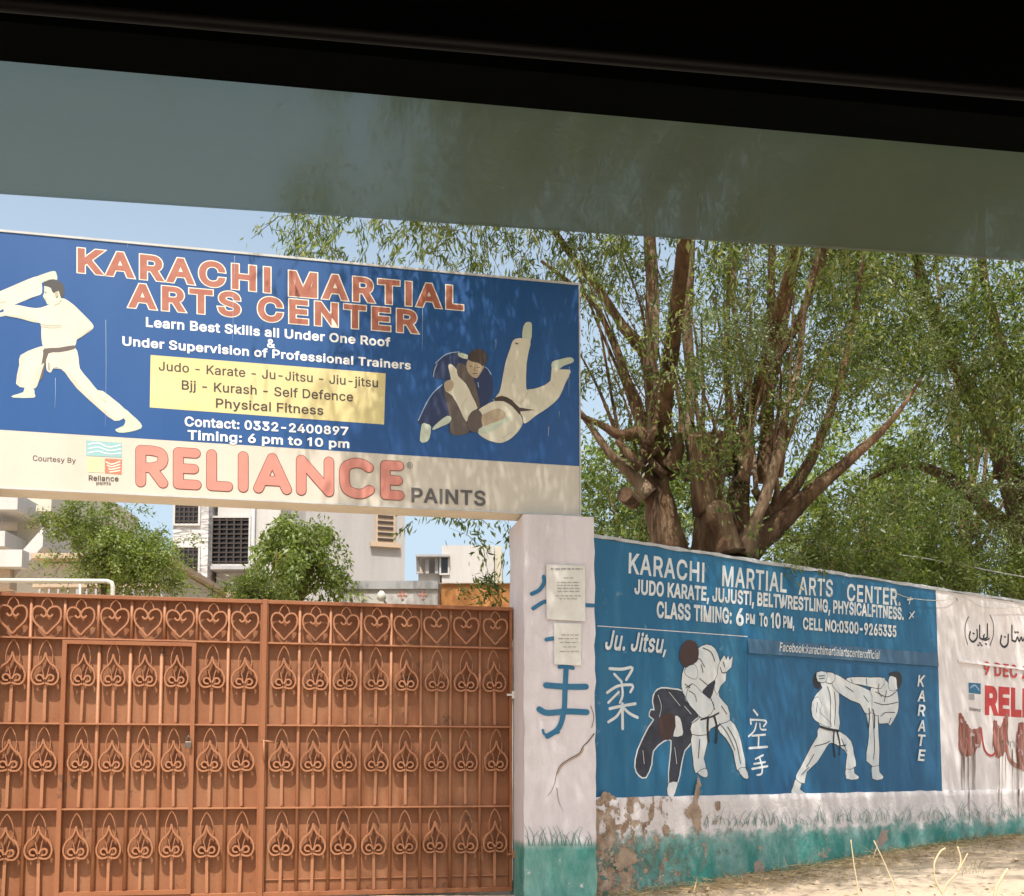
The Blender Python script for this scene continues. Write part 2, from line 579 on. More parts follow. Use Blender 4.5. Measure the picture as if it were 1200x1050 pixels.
def visor_mat():
    m, nt, b = nodes_of('smoked_acrylic')
    nt.nodes.remove(b)
    tl = N(nt, 'ShaderNodeBsdfTranslucent')
    tl.inputs[0].default_value = (.72, .80, .66, 1)
    df = N(nt, 'ShaderNodeBsdfDiffuse')
    df.inputs[0].default_value = (.35, .36, .30, 1)
    dm = N(nt, 'ShaderNodeMixShader')
    dm.inputs[0].default_value = .3
    nt.links.new(tl.outputs[0], dm.inputs[1])
    nt.links.new(df.outputs[0], dm.inputs[2])
    tr = N(nt, 'ShaderNodeBsdfTransparent')
    tr.inputs[0].default_value = (.52, .545, .52, 1)
    rf = N(nt, 'ShaderNodeBsdfRefraction')             # scuffed acrylic softens what is behind it
    rf.inputs['Color'].default_value = (.52, .56, .50, 1)
    rf.inputs['Roughness'].default_value = .42
    rf.inputs['IOR'].default_value = 1.035
    sc = N(nt, 'ShaderNodeMixShader')
    sc.inputs[0].default_value = .5
    nt.links.new(tr.outputs[0], sc.inputs[1])
    nt.links.new(rf.outputs[0], sc.inputs[2])
    mx = N(nt, 'ShaderNodeMixShader')
    dust = mathn(nt, 'ADD', .15, mathn(nt, 'MULTIPLY', noise(nt, 9, 8, .75, coords(nt, (1, 1, .5))), .10))
    nt.links.new(dust, mx.inputs[0])
    nt.links.new(sc.outputs[0], mx.inputs[1])
    nt.links.new(dm.outputs[0], mx.inputs[2])
    gl_ = N(nt, 'ShaderNodeBsdfGlossy')
    gl_.inputs[1].default_value = .08
    fr_ = N(nt, 'ShaderNodeFresnel')
    fr_.inputs[0].default_value = 1.3
    m2 = N(nt, 'ShaderNodeMixShader')
    nt.links.new(fr_.outputs[0], m2.inputs[0])
    nt.links.new(mx.outputs[0], m2.inputs[1])
    nt.links.new(gl_.outputs[0], m2.inputs[2])
    nt.links.new(m2.outputs[0], nt.nodes['Material Output'].inputs[0])
    return m


M['sand'] = sand_mat()
M['visor'] = visor_mat()

# ------------------------------------------------------------------ flat art: polygons, strokes, lettering on a plane


class Art:
    """Paint on a plane, given in photograph pixels of a crop (ox, oy, scale) and laid on the plane at its real size."""
    def __init__(self, P, ox=0, oy=0, sc=1.0, base=.0008):
        self.P, self.ox, self.oy, self.sc = P, ox, oy, sc
        self.off = base
        self.v, self.f, self.m, self.mats = [], [], [], []

    def mi(self, mat):
        if mat not in self.mats:
            self.mats.append(mat)
        return self.mats.index(mat)

    def q(self, x, y):
        return self.P.hit(self.ox + x / self.sc, self.oy + y / self.sc)

    def fill2(self, pts, mat, step=.00016):
        """pts: (s, z) on the plane"""
        tris = tessellate_polygon([[Vector((p[0], p[1], 0)) for p in pts]])
        b = len(self.v)
        self.v += [self.P.pt(p[0], p[1], self.off) for p in pts]
        k = self.mi(mat)
        for t in tris:
            a = [pts[i] for i in t]
            cr = (a[1][0] - a[0][0]) * (a[2][1] - a[0][1]) - (a[1][1] - a[0][1]) * (a[2][0] - a[0][0])
            t = t if cr > 0 else t[::-1]
            self.f.append([b + i for i in t])
            self.m.append(k)
        self.off += step

    def poly(self, pts, mat, smooth=3, edge=None, ew=1.0):
        pts = catmull(pts, smooth, True) if smooth else pts
        if edge is not None:
            self.stroke(list(pts) + [pts[0]], ew, edge, 0)
        self.fill2([self.q(*p) for p in pts], mat)

    def stroke2(self, pts, hw, mat, cap=5):
        """ribbon with round ends; hw half width in metres (number or list)"""
        n = len(pts)
        hw = hw if isinstance(hw, (list, tuple)) else [hw] * n
        k = self.mi(mat)
        b = len(self.v)
        L = []
        for i, p in enumerate(pts):
            a, c = pts[max(i - 1, 0)], pts[min(i + 1, n - 1)]
            tx, tz = c[0] - a[0], c[1] - a[1]
            l = math.hypot(tx, tz) or 1e-9
            nx, nz = -tz / l * hw[i], tx / l * hw[i]
            L.append((p[0] + nx, p[1] + nz, p[0] - nx, p[1] - nz))
        for l in L:
            self.v.append(self.P.pt(l[0], l[1], self.off))
            self.v.append(self.P.pt(l[2], l[3], self.off))
        for i in range(n - 1):
            self.f.append([b + 2 * i + 1, b + 2 * i + 3, b + 2 * i + 2, b + 2 * i])
            self.m.append(k)
        if cap:
            for e, sgn in ((0, -1), (n - 1, 1)):
                o = pts[e]
                j = pts[1] if e == 0 else pts[n - 2]
                ang = math.atan2(o[1] - j[1], o[0] - j[0])
                bb = len(self.v)
                for c in range(cap + 1):
                    a = ang - math.pi / 2 + math.pi * c / cap
                    self.v.append(self.P.pt(o[0] + math.cos(a) * hw[e], o[1] + math.sin(a) * hw[e], self.off))
                self.f.append(list(range(bb, bb + cap + 1)))
                self.m.append(k)
        self.off += .00012

    def stroke(self, pts, w, mat, smooth=4, cap=5, taper=False):
        """w: width in photograph pixels"""
        pts = catmull(pts, smooth) if smooth and len(pts) > 2 else pts
        P2 = [self.q(*p) for p in pts]
        a = self.P.hit(self.ox + pts[0][0] / self.sc, self.oy + pts[0][1] / self.sc)
        c = self.P.hit(self.ox + pts[0][0] / self.sc, self.oy + pts[0][1] / self.sc + 1.0)
        pm = abs(a[1] - c[1])
        hw = w * pm / 2
        if taper:
            n = len(P2)
            hw = [hw * (1 - .75 * i / (n - 1)) for i in range(n)]
        self.stroke2(P2, hw, mat, cap)

    def text(self, body, tl, bl, tr, br, mat, bold=.0, shear=0.0, out=None, out_w=.02, spacing=1.0, wspace=1.0, words=None):
        """corner pixels of the capitals' box: top left, baseline left, top right, baseline right (photo px)"""
        for which in ((out, bold + out_w), (mat, bold)):
            if which[0] is None:
                continue
            vs, fs = glyphs(body, which[1], shear, spacing, wspace) if which[1] == bold else glyphs_out(body, bold, which[1], shear, spacing, wspace)
            xs0, xs1, cap = extent(body, bold, shear, spacing, wspace)
            c = [self.P.hit(*p) for p in (tl, bl, tr, br)]
            b = len(self.v)
            k = self.mi(which[0])
            for x, y, lv in vs:
                u = (x - xs0) / (xs1 - xs0)
                t = y / cap
                lo = (c[1][0] + (c[3][0] - c[1][0]) * u, c[1][1] + (c[3][1] - c[1][1]) * u)
                hi = (c[0][0] + (c[2][0] - c[0][0]) * u, c[0][1] + (c[2][1] - c[0][1]) * u)
                self.v.append(self.P.pt(lo[0] + (hi[0] - lo[0]) * t, lo[1] + (hi[1] - lo[1]) * t, self.off + lv * .00015))
            if words and which[0] is mat:
                gaps = _gaps[(body, round(bold, 4), shear, spacing, wspace)] + [1e9]
                pos = self.v[b:]
                lo_ = -1e9
                for g_ in gaps:
                    sel = [f for f in fs if lo_ <= vs[f[0]][0] < g_]
                    lo_ = g_
                    used = sorted({i for f in sel for i in f})
                    ix = {u_: n_ for n_, u_ in enumerate(used)}
                    self.v, self.m = [pos[u_] for u_ in used], [0] * len(sel)
                    self.f, self.mats = [[ix[i] for i in f] for f in sel], [mat]
                    self.cut(*words)
                self.off += .0007
                continue
            for f in fs:
                self.f.append([b + i for i in f])
                self.m.append(k)
            self.off += .0007

    def build(self, name, parent):
        return new_mesh(name, self.v, self.f, self.mats, parent, False, self.m) if self.v else None

    def cut(self, name, parent):
        """link what has been painted so far as one part and go on with the next"""
        self.build(name, parent)
        self.v, self.f, self.m, self.mats = [], [], [], []


_gl = {}
_gd = {}
_gaps = {}
GLYPHS = '''A|240|8 0 43 0 67 71 173 71 198 0 231 0 138 254 101 254/106 185 119 228 132 186 163 99 77 99;B|228|62 29 62 115 135 115 144 113 153 109 166 99 175 85 177 77 178 68 176 58 172 48 165 40 154 34 140 30 122 29/30 254 30 0 123 0 142 1 158 4 172 9 184 16 193 24 200 33 205 44 208 56 209 68 208 81 205 92 201 102 196 110 184 121 164 132 184 146 189 153 197 168 199 187 198 199 195 210 190 221 184 230 175 239 164 245 152 250 137 253 121 254/62 226 120 226 135 225 147 221 156 214 163 206 167 197 168 186 165 170 162 163 157 157 151 152 144 148 128 143 62 143;C|255|35 58 46 40 59 25 75 12 93 4 113 -2 146 -3 159 -1 170 2 192 12 210 27 224 45 234 68 236 80 204 80 199 64 195 57 185 45 179 40 158 30 134 26 119 28 105 32 92 38 80 47 71 59 63 72 57 88 53 107 52 127 53 148 57 166 62 182 71 196 80 207 92 216 105 223 119 227 142 228 165 222 179 214 190 204 199 190 202 183 204 174 236 174 234 187 224 209 210 228 201 236 181 248 170 252 146 257 134 258 113 256 93 251 75 242 59 230 46 215 35 197 27 176 22 153 20 127 22 101 27 78;D|251|30 254 30 0 109 0 134 2 156 7 175 15 192 27 206 42 217 59 224 80 229 102 231 128 229 153 225 175 217 196 206 213 192 228 176 239 157 248 136 253 113 254/144 34 127 30 107 29 62 29 62 226 110 226 129 225 145 221 160 214 172 205 182 194 190 180 195 165 198 147 200 128 198 108 195 90 189 75 182 61 171 49 159 40;E|209|62 29 62 114 178 114 178 143 62 143 62 226 186 226 186 254 30 254 30 0 188 0 188 29;F|205|62 0 62 111 173 111 173 139 62 139 62 226 185 226 185 254 30 254 30 0;G|260|45 40 59 25 75 13 93 4 113 -2 134 -3 154 -2 172 2 188 9 203 19 215 31 225 45 233 62 237 80 239 100 239 128 141 128 141 100 207 100 206 87 203 74 198 62 191 51 183 43 172 36 161 31 148 27 134 26 119 28 105 32 92 38 81 47 71 59 63 72 57 88 53 107 52 127 53 148 57 166 62 182 70 196 80 207 92 216 104 223 118 227 133 228 150 226 158 224 172 218 189 203 194 197 198 190 204 174 237 174 230 198 225 208 218 218 202 235 192 242 170 252 146 257 132 258 112 256 92 251 74 242 59 230 45 215 35 197 27 176 22 153 20 127 22 102 27 78 35 58;H|258|30 0 62 0 62 116 196 116 196 0 228 0 228 254 196 254 196 144 62 144 62 254 30 254;I|92|30 254 30 0 62 0 62 254;J|198|17 86 17 73 19 50 26 31 38 16 53 5 71 -1 93 -3 113 -1 132 5 147 16 159 31 166 50 168 73 168 254 136 254 136 73 135 58 131 47 124 37 115 30 105 26 93 25 80 26 70 30 61 37 54 47 50 58 49 86;K|233|30 0 62 0 62 83 99 123 186 0 224 0 122 144 224 254 182 254 87 152 62 121 62 254 30 254;L|196|30 254 30 0 181 0 181 29 62 29 62 254;M|314|61 0 61 164 60 208 59 219 65 204 72 181 85 145 143 0 171 0 234 161 249 205 253 219 252 145 252 0 284 0 284 254 238 254 176 94 158 36 139 94 76 254 30 254 30 0;N|262|30 0 62 0 62 164 60 215 101 145 193 0 232 0 232 254 199 254 199 97 200 79 200 54 201 39 194 53 172 91 68 254 30 254;O|267|27 78 35 58 46 40 59 25 75 12 93 4 112 -2 133 -3 155 -2 174 4 192 12 208 25 221 40 232 58 240 78 245 101 247 127 245 153 240 176 232 197 221 215 208 230 192 242 174 251 155 256 133 258 112 256 93 251 75 242 59 230 46 215 35 197 27 176 22 153 20 127 22 101/63 72 57 88 53 106 52 127 53 148 57 166 63 182 71 196 81 207 92 216 105 223 119 227 133 228 148 227 162 223 175 216 186 207 196 196 204 182 210 166 214 148 215 127 214 106 210 88 204 72 196 58 186 47 175 38 162 32 148 28 133 26 119 28 105 32 92 38 81 47 71 58;P|222|30 0 62 0 62 93 118 93 136 94 152 98 166 104 178 112 187 121 195 133 200 145 203 159 204 174 203 189 200 202 195 215 187 226 178 236 166 244 152 250 136 253 118 254 30 254/129 122 116 121 62 121 62 226 116 226 129 225 139 223 148 219 156 214 162 208 167 201 170 193 172 184 172 164 170 155 167 147 162 139 156 133 149 128 139 124;R|224|30 0 62 0 62 99 123 99 177 0 214 0 157 105 166 109 178 116 188 125 195 136 200 148 204 161 205 176 204 191 195 217 188 227 178 237 167 244 153 250 136 253 118 254 30 254/129 128 62 128 62 226 116 226 129 225 140 223 149 220 156 215 162 209 167 202 172 186 173 176 170 158 167 150 162 143 149 133 140 130;S|223|32 30 51 11 78 0 94 -3 130 -3 162 5 185 21 199 43 204 69 201 90 186 113 172 124 156 132 85 154 65 167 58 180 58 195 64 209 76 220 102 229 127 228 140 225 160 211 166 201 169 189 200 189 199 202 189 224 180 234 158 249 130 257 97 257 69 249 46 234 37 224 27 200 28 170 34 156 43 145 72 126 155 99 170 84 173 70 172 61 165 46 151 34 123 25 102 25 83 29 68 38 57 51 52 68 19 68 25 42;T|224|16 254 16 226 96 226 96 0 128 0 128 226 208 226 208 254;U|259|30 87 31 70 36 54 42 40 52 27 63 17 77 8 93 1 110 -3 129 -4 149 -3 166 1 182 8 195 17 207 27 216 40 223 54 227 70 229 87 229 254 196 254 196 89 195 77 193 66 182 48 175 40 155 29 143 27 129 26 116 27 104 29 84 40 70 57 66 66 63 77 62 89 62 254 30 254;W|343|8 254 78 0 115 0 159 161 171 219 184 161 228 0 265 0 335 254 302 254 255 73 246 32 231 98 190 254 153 254 106 73 96 28 88 73 41 254;Y|236|46 254 8 254 102 104 102 0 134 0 134 104 228 254 191 254 140 172 126 146 118 129 111 146 96 172;a|195|24 22 30 14 47 2 68 -4 90 -4 100 -2 115 4 126 12 136 26 138 26 138 0 168 0 168 139 165 150 161 160 156 168 150 175 143 180 128 187 119 190 97 192 87 192 66 188 48 179 39 173 32 165 20 146 50 137 52 142 63 154 75 161 82 164 89 165 106 165 120 161 125 158 130 153 136 142 138 127 137 123 133 117 117 113 89 110 54 103 39 97 26 87 18 73 16 64 15 54 16 42 19 32/51 36 46 46 48 65 56 74 61 77 88 84 116 88 130 91 138 95 138 69 137 61 132 47 127 40 121 34 114 29 96 23 78 23 71 24 59 29;b|212|56 0 56 29 59 29 69 16 79 6 86 2 94 -1 104 -3 115 -4 130 -3 144 1 157 8 168 17 177 29 185 42 191 58 194 75 195 94 194 113 191 131 185 146 177 160 168 171 156 180 144 187 130 191 103 192 94 190 73 178 59 160 57 160 57 254 26 254 26 0/57 81 56 95 57 108 59 120 62 131 67 141 73 149 81 156 89 161 99 164 110 165 121 164 131 161 140 156 147 149 158 131 161 120 163 108 164 95 163 82 158 58 153 48 147 40 140 33 131 28 121 24 110 23 99 24 89 27 81 32 73 39 67 48 59 69;c|198|22 58 28 43 36 29 46 17 58 8 72 1 87 -3 113 -4 130 0 146 6 160 16 171 28 179 43 181 51 152 59 146 44 135 33 121 26 104 23 92 24 81 28 73 33 65 40 59 49 54 59 49 81 48 94 51 118 54 129 59 139 65 148 81 161 92 164 104 165 121 162 135 155 145 145 151 131 181 138 174 154 170 161 159 173 153 178 138 186 122 191 104 192 87 191 72 187 58 180 46 171 36 159 28 146 22 130 18 113 17 94 18 75;d|212|22 58 27 42 35 29 44 17 56 8 68 1 82 -3 98 -4 109 -3 118 -1 126 2 133 6 139 11 153 29 156 29 156 0 186 0 186 254 155 254 155 160 153 160 144 173 139 178 118 190 109 192 83 191 69 187 56 180 45 171 35 160 27 146 22 131 18 113 17 94 18 75/54 58 49 82 48 95 49 108 51 120 54 131 65 149 72 156 81 161 91 164 102 165 113 164 123 161 132 156 139 149 145 141 150 131 153 120 155 108 156 95 155 81 153 69 150 58 145 48 139 39 132 32 123 27 113 24 102 23 91 24 81 28 73 33 65 40 59 48;e|202|18 75 22 58 28 42 36 29 46 17 58 8 73 1 88 -3 106 -4 119 -3 141 2 151 7 160 13 168 20 174 27 179 36 182 45 153 53 147 41 143 36 133 29 127 26 120 25 114 23 95 24 85 26 67 37 61 44 55 53 51 64 48 85 186 85 185 113 179 141 167 162 160 170 142 183 133 187 113 192 86 191 71 187 58 180 46 170 36 159 28 145 22 129 18 112 17 93/51 125 54 135 59 143 66 151 73 157 82 161 92 164 103 165 113 164 123 161 131 157 138 151 144 143 149 134 152 124 154 110 48 110;f|127|71 0 71 164 114 164 114 190 71 190 71 209 72 218 74 225 77 230 82 234 89 236 97 237 107 236 114 234 121 260 111 263 94 265 76 262 60 255 53 250 48 243 44 235 41 226 40 216 40 190 3 190 3 164 40 164 40 0;g|213|25 -35 35 -49 41 -55 57 -66 67 -70 78 -73 90 -75 118 -74 132 -72 145 -68 157 -62 167 -54 175 -45 181 -33 185 -20 186 -4 186 190 157 190 157 159 154 159 144 173 134 182 119 190 109 192 83 191 69 187 56 180 45 171 35 160 27 147 22 131 18 114 17 96 18 77 22 60 28 45 35 32 45 22 56 13 69 7 97 2 109 3 118 5 126 8 139 16 153 34 156 34 156 -3 154 -17 149 -29 141 -38 130 -44 118 -47 103 -49 85 -47 71 -41 65 -37 51 -20/54 61 51 72 48 96 49 109 54 131 59 141 65 149 73 156 81 161 91 164 102 165 114 164 123 161 132 156 139 150 150 132 156 109 156 83 150 61 145 51 139 44 132 38 123 33 113 30 91 30 81 33 65 44 59 52;h|205|26 254 26 0 57 0 57 113 58 124 60 133 63 141 68 148 80 159 96 164 105 165 117 163 128 159 136 152 143 143 147 131 148 118 148 0 179 0 179 120 178 135 175 149 170 160 164 170 157 178 148 184 137 189 126 191 114 192 100 191 87 187 76 181 66 172 57 157 57 254;i|83|21 247 21 236 23 231 31 224 36 222 42 221 52 224 57 227 60 231 62 236 63 242 60 252 57 256 47 261 42 262 36 261 31 259 23 252/26 190 26 0 57 0 57 190;j|83|9 -43 -5 -43 -5 -71 13 -71 32 -65 40 -59 46 -53 51 -45 54 -36 56 -26 57 -15 57 190 26 190 26 -23 24 -30 20 -36 15 -40/20 242 21 236 23 231 31 224 36 222 42 221 52 224 57 227 60 231 62 236 63 242 60 252 57 256 47 261 42 262 36 261 31 259 23 252;k|190|57 106 57 254 26 254 26 0 57 0 57 70 77 89 147 0 186 0 100 109 180 190 142 190 60 106;l|82|26 254 26 0 56 0 56 254;m|305|57 0 57 119 58 129 63 145 67 151 79 160 85 163 92 165 110 164 119 161 126 156 132 148 136 140 137 130 137 0 168 0 168 131 170 139 177 151 181 156 187 160 201 165 219 164 228 161 236 156 243 149 247 139 248 127 248 0 278 0 278 141 275 154 270 164 264 173 257 180 249 186 239 190 229 192 218 193 199 191 182 183 175 178 169 172 163 164 158 154 157 160 151 171 144 180 134 187 123 192 102 193 86 188 72 179 66 173 61 166 56 154 56 190 26 190 26 0;n|205|57 0 57 113 58 124 60 133 63 141 68 148 80 159 96 164 105 165 117 163 128 159 136 152 143 143 147 131 148 118 148 0 179 0 179 120 178 135 175 149 170 160 164 170 156 178 147 184 137 189 126 191 114 192 100 191 87 187 76 181 66 172 56 155 56 190 26 190 26 0;o|208|22 58 28 43 36 29 46 17 58 8 72 1 87 -3 104 -4 120 -3 136 1 149 8 161 17 171 29 180 43 186 58 189 75 191 94 189 113 186 130 180 146 171 159 161 171 149 180 136 187 120 191 104 192 87 191 72 187 58 180 46 171 36 159 28 146 22 130 18 113 17 94 18 75/54 59 49 81 48 94 51 118 54 129 59 139 65 148 81 161 92 164 104 165 116 164 126 161 135 155 143 148 149 139 154 129 157 118 160 94 159 81 154 59 149 49 143 40 135 33 126 28 116 24 104 23 92 24 81 28 73 33 65 40 59 49;p|212|26 190 26 -71 57 -71 57 29 59 29 69 16 79 6 86 2 94 -1 104 -3 115 -4 130 -3 144 1 157 8 168 17 177 29 185 42 191 58 194 75 195 94 194 113 191 131 185 146 177 160 168 171 156 180 144 187 130 191 103 192 94 190 73 178 59 160 56 160 56 190/57 81 56 95 57 108 59 120 62 131 67 141 73 149 81 156 89 161 99 164 110 165 121 164 131 161 140 156 147 149 158 131 161 120 163 108 164 95 163 82 158 58 153 48 147 40 140 33 131 28 121 24 110 23 99 24 89 27 81 32 73 39 67 48 59 69;r|130|57 0 57 118 58 127 60 135 63 142 67 148 73 153 87 160 103 163 122 161 122 192 107 192 96 191 85 188 76 184 68 177 62 169 58 160 56 160 56 190 26 190 26 0;s|182|31 19 38 12 46 6 67 -2 91 -4 105 -3 118 -1 130 3 140 9 149 16 156 24 161 33 165 43 166 53 164 66 160 76 153 86 131 100 115 105 86 111 76 114 62 122 58 126 55 132 54 139 59 153 65 158 74 163 83 165 94 166 105 165 114 163 121 158 127 152 131 146 134 139 162 145 159 154 155 162 149 170 136 182 117 190 106 192 81 191 69 189 58 185 48 180 39 173 33 166 27 157 24 147 23 137 25 124 29 113 36 104 46 96 59 90 75 85 106 78 122 72 127 68 131 63 133 58 134 51 133 44 129 37 122 31 113 26 103 24 91 23 80 24 70 26 62 30 55 36 50 44 47 53 18 47 25 27;t|114|38 20 46 11 56 4 69 -1 84 -2 96 -1 107 1 101 27 85 25 72 27 65 35 63 49 63 164 102 164 102 190 63 190 63 236 32 236 32 190 3 190 3 164 32 164 32 46 34 32;u|205|26 190 26 69 27 54 30 41 35 29 41 20 48 12 57 5 79 -2 91 -3 105 -1 117 2 129 8 139 18 147 30 149 35 149 0 179 0 179 190 148 190 148 76 147 66 142 48 137 41 125 31 109 26 100 25 88 26 77 31 68 37 62 47 58 58 57 72 57 190;v|195|83 78 42 190 9 190 81 0 113 0 186 190 152 190 112 78 97 29;y|195|32 -72 46 -73 70 -68 83 -59 88 -54 98 -38 186 190 153 190 112 78 97 29 83 78 42 190 9 190 81 -1 72 -26 69 -32 61 -41 57 -43 47 -45 31 -43 24 -69;0|227|29 77 34 57 42 39 53 24 65 12 79 3 95 -2 113 -3 131 -2 147 3 162 12 174 24 184 39 192 57 198 77 201 101 203 127 201 153 198 177 192 197 184 215 174 230 161 242 147 251 131 256 113 258 95 256 79 251 65 242 53 230 43 215 35 197 29 177 25 153 24 127 25 101/62 72 58 88 55 107 55 148 58 166 62 182 67 197 73 208 82 218 91 224 101 228 113 230 125 228 136 224 145 218 153 208 160 197 165 182 169 166 171 148 172 127 169 88 165 72 160 58 153 46 145 37 136 30 125 26 113 25 101 26 91 30 82 37 73 46 67 58;1|170|110 0 110 254 86 254 22 212 22 178 78 213 78 0;2|227|64 181 64 190 66 199 69 207 79 219 86 224 102 229 112 230 121 229 137 224 149 215 154 209 157 202 160 186 160 178 158 170 152 156 141 141 117 114 32 24 32 0 195 0 195 28 76 28 76 30 133 90 168 129 181 150 188 168 191 186 189 199 186 211 181 223 173 233 164 241 153 248 141 254 127 257 112 258 98 257 84 253 72 248 60 241 51 232 43 221 37 209 34 196 33 181;3|227|54 11 66 5 80 0 109 -3 125 -2 141 1 154 6 166 13 177 22 185 33 191 45 195 58 196 72 195 86 192 99 185 111 177 122 167 131 154 138 140 143 124 145 111 144 186 230 186 254 35 254 35 226 144 226 144 224 78 150 78 124 101 124 115 123 127 121 137 117 146 112 153 105 158 98 162 90 165 72 164 63 161 54 157 46 152 40 138 30 129 27 109 25 100 25 91 27 75 33 63 44 59 50 56 58 55 66 22 66 24 52 28 40 35 29 44 19;4|227|20 79 20 53 141 53 141 0 171 0 171 53 207 53 207 81 171 81 171 159 141 159 141 81 54 81 54 83 155 254 123 254;5|227|30 65 35 41 41 30 49 20 59 12 70 6 82 1 96 -2 111 -3 126 -2 141 1 154 8 166 16 176 26 184 38 191 51 194 66 195 94 193 105 185 125 172 143 165 150 156 156 137 164 115 167 97 165 81 159 67 151 75 226 183 226 183 254 48 254 34 126 64 123 69 127 76 131 92 137 119 138 129 135 137 131 145 125 151 119 157 111 161 101 163 92 164 81 161 61 157 52 152 44 146 38 138 32 130 28 111 25 94 27 80 34 69 44 62 58 61 65;6|227|42 37 50 25 60 15 71 7 84 1 98 -2 113 -3 128 -2 142 1 155 7 166 15 176 25 184 36 190 49 193 63 194 79 193 94 190 107 185 120 178 131 169 140 158 147 146 153 132 156 110 157 92 151 87 148 161 254 126 254 56 151 40 119 35 106 32 81 33 65 36 51/65 59 62 79 65 99 69 107 80 121 87 126 95 130 113 133 123 132 131 130 139 126 146 121 157 107 161 98 163 89 164 79 161 59 152 43 139 31 131 27 123 25 113 24 95 27 87 31 74 43;7|227|14 254 14 222 168 222 60 0 98 0 210 228 210 254;8|227|37 31 45 21 56 13 68 6 82 1 97 -2 113 -3 130 -2 145 1 158 6 171 13 181 21 189 31 195 42 199 54 200 78 194 98 183 114 176 121 168 126 159 130 150 132 150 133 162 138 171 145 180 154 186 165 190 177 191 190 190 203 181 225 173 234 164 242 153 249 141 254 128 257 113 258 99 257 85 254 73 249 62 242 53 234 45 225 36 203 35 190 36 177 40 165 46 154 55 145 65 138 76 133 76 132 67 130 58 126 43 114 37 106 29 88 26 68 27 54 31 42/64 46 58 61 58 78 61 87 70 101 77 107 93 115 113 118 133 115 149 107 156 101 165 87 168 78 168 61 165 53 161 46 150 34 134 27 124 25 102 25 92 27 76 34/66 188 67 196 72 210 82 221 96 228 113 230 130 228 138 225 144 221 154 210 159 196 160 188 157 172 154 165 144 154 130 147 122 145 104 145 96 147 82 154 72 165 69 172;9|227|41 134 58 114 69 107 81 102 94 98 109 97 122 99 134 104 139 107 65 0 100 0 158 84 180 120 191 148 194 161 193 189 190 204 184 217 176 229 166 239 155 247 142 253 128 257 113 258 98 257 84 253 71 247 60 239 50 230 42 218 36 205 33 191 32 176 33 161 36 147/69 148 63 166 63 186 69 204 80 218 87 223 95 227 113 230 123 229 131 227 139 223 146 218 157 204 161 195 164 175 163 165 161 156 157 147 152 140 146 134 139 129 123 122 104 122 95 125 87 129 80 134 74 140;&|224|27 31 35 21 44 13 55 6 68 1 82 -2 111 -3 136 3 158 15 164 21 182 0 219 0 183 44 190 53 198 72 201 83 204 112 174 112 174 99 172 87 164 67 110 133 128 146 146 162 158 181 162 202 161 212 154 230 141 244 133 249 123 253 112 256 100 257 88 256 77 253 67 249 58 244 51 237 45 229 41 220 39 210 38 190 40 181 48 164 68 137 42 117 29 103 24 95 20 86 18 77 17 67 18 54 21 42/51 50 48 66 51 80 60 94 86 116 146 44 135 34 116 26 96 23 87 24 79 26 65 33 59 38/89 229 109 230 117 227 123 223 127 217 130 210 131 197 127 187 118 176 91 155 84 164 70 187 68 199 70 211 79 224;:|94|25 20 28 9 31 4 36 1 48 -2 54 -1 64 4 68 9 71 20 70 27 68 32 64 37 54 43 42 43 31 37 26 27/25 158 26 152 31 142 36 138 48 135 54 136 59 138 64 142 68 147 70 152 71 158 68 170 59 178 54 180 48 181 36 178 31 174 28 170;-|227|57 122 57 94 168 94 168 122;.|94|25 20 28 9 31 4 36 1 48 -2 54 -1 64 4 68 9 71 20 70 27 68 32 64 37 54 43 42 43 31 37 26 27;,|94|34 36 19 -60 42 -60 68 36'''


def _load_glyphs():
    d = {}
    for part in GLYPHS.split(';'):
        c, adv, loops = part.split('|')
        L = []
        for lp in loops.split('/'):
            n = list(map(int, lp.split()))
            L.append([(n[k] / 500, n[k + 1] / 500) for k in range(0, len(n), 2)][::-1])
        d[c] = (int(adv) / 500, L)
    return d


def _area(lp):
    return sum(lp[i - 1][0] * lp[i][1] - lp[i][0] * lp[i - 1][1] for i in range(len(lp))) / 2


def _inside(p, lp):
    c = False
    for i in range(len(lp)):
        (x0, y0), (x1, y1) = lp[i - 1], lp[i]
        if (y0 > p[1]) != (y1 > p[1]) and p[0] < (x1 - x0) * (p[1] - y0) / (y1 - y0) + x0:
            c = not c
    return c


_ct = {}


def contours(ch, loops):
    """the letter's outer outlines, each with its own holes (the outlines of one letter may overlap)"""
    if ch not in _ct:
        big = max(loops, key=lambda l: abs(_area(l)))
        sg = 1 if _area(big) > 0 else -1
        outer = [l for l in loops if _area(l) * sg > 0]
        groups = [[l] for l in outer]
        for h in loops:
            if _area(h) * sg <= 0:
                for g in groups:
                    if _inside(h[0], g[0]):
                        g.append(h)
                        break
        _ct[ch] = groups
    return _ct[ch]


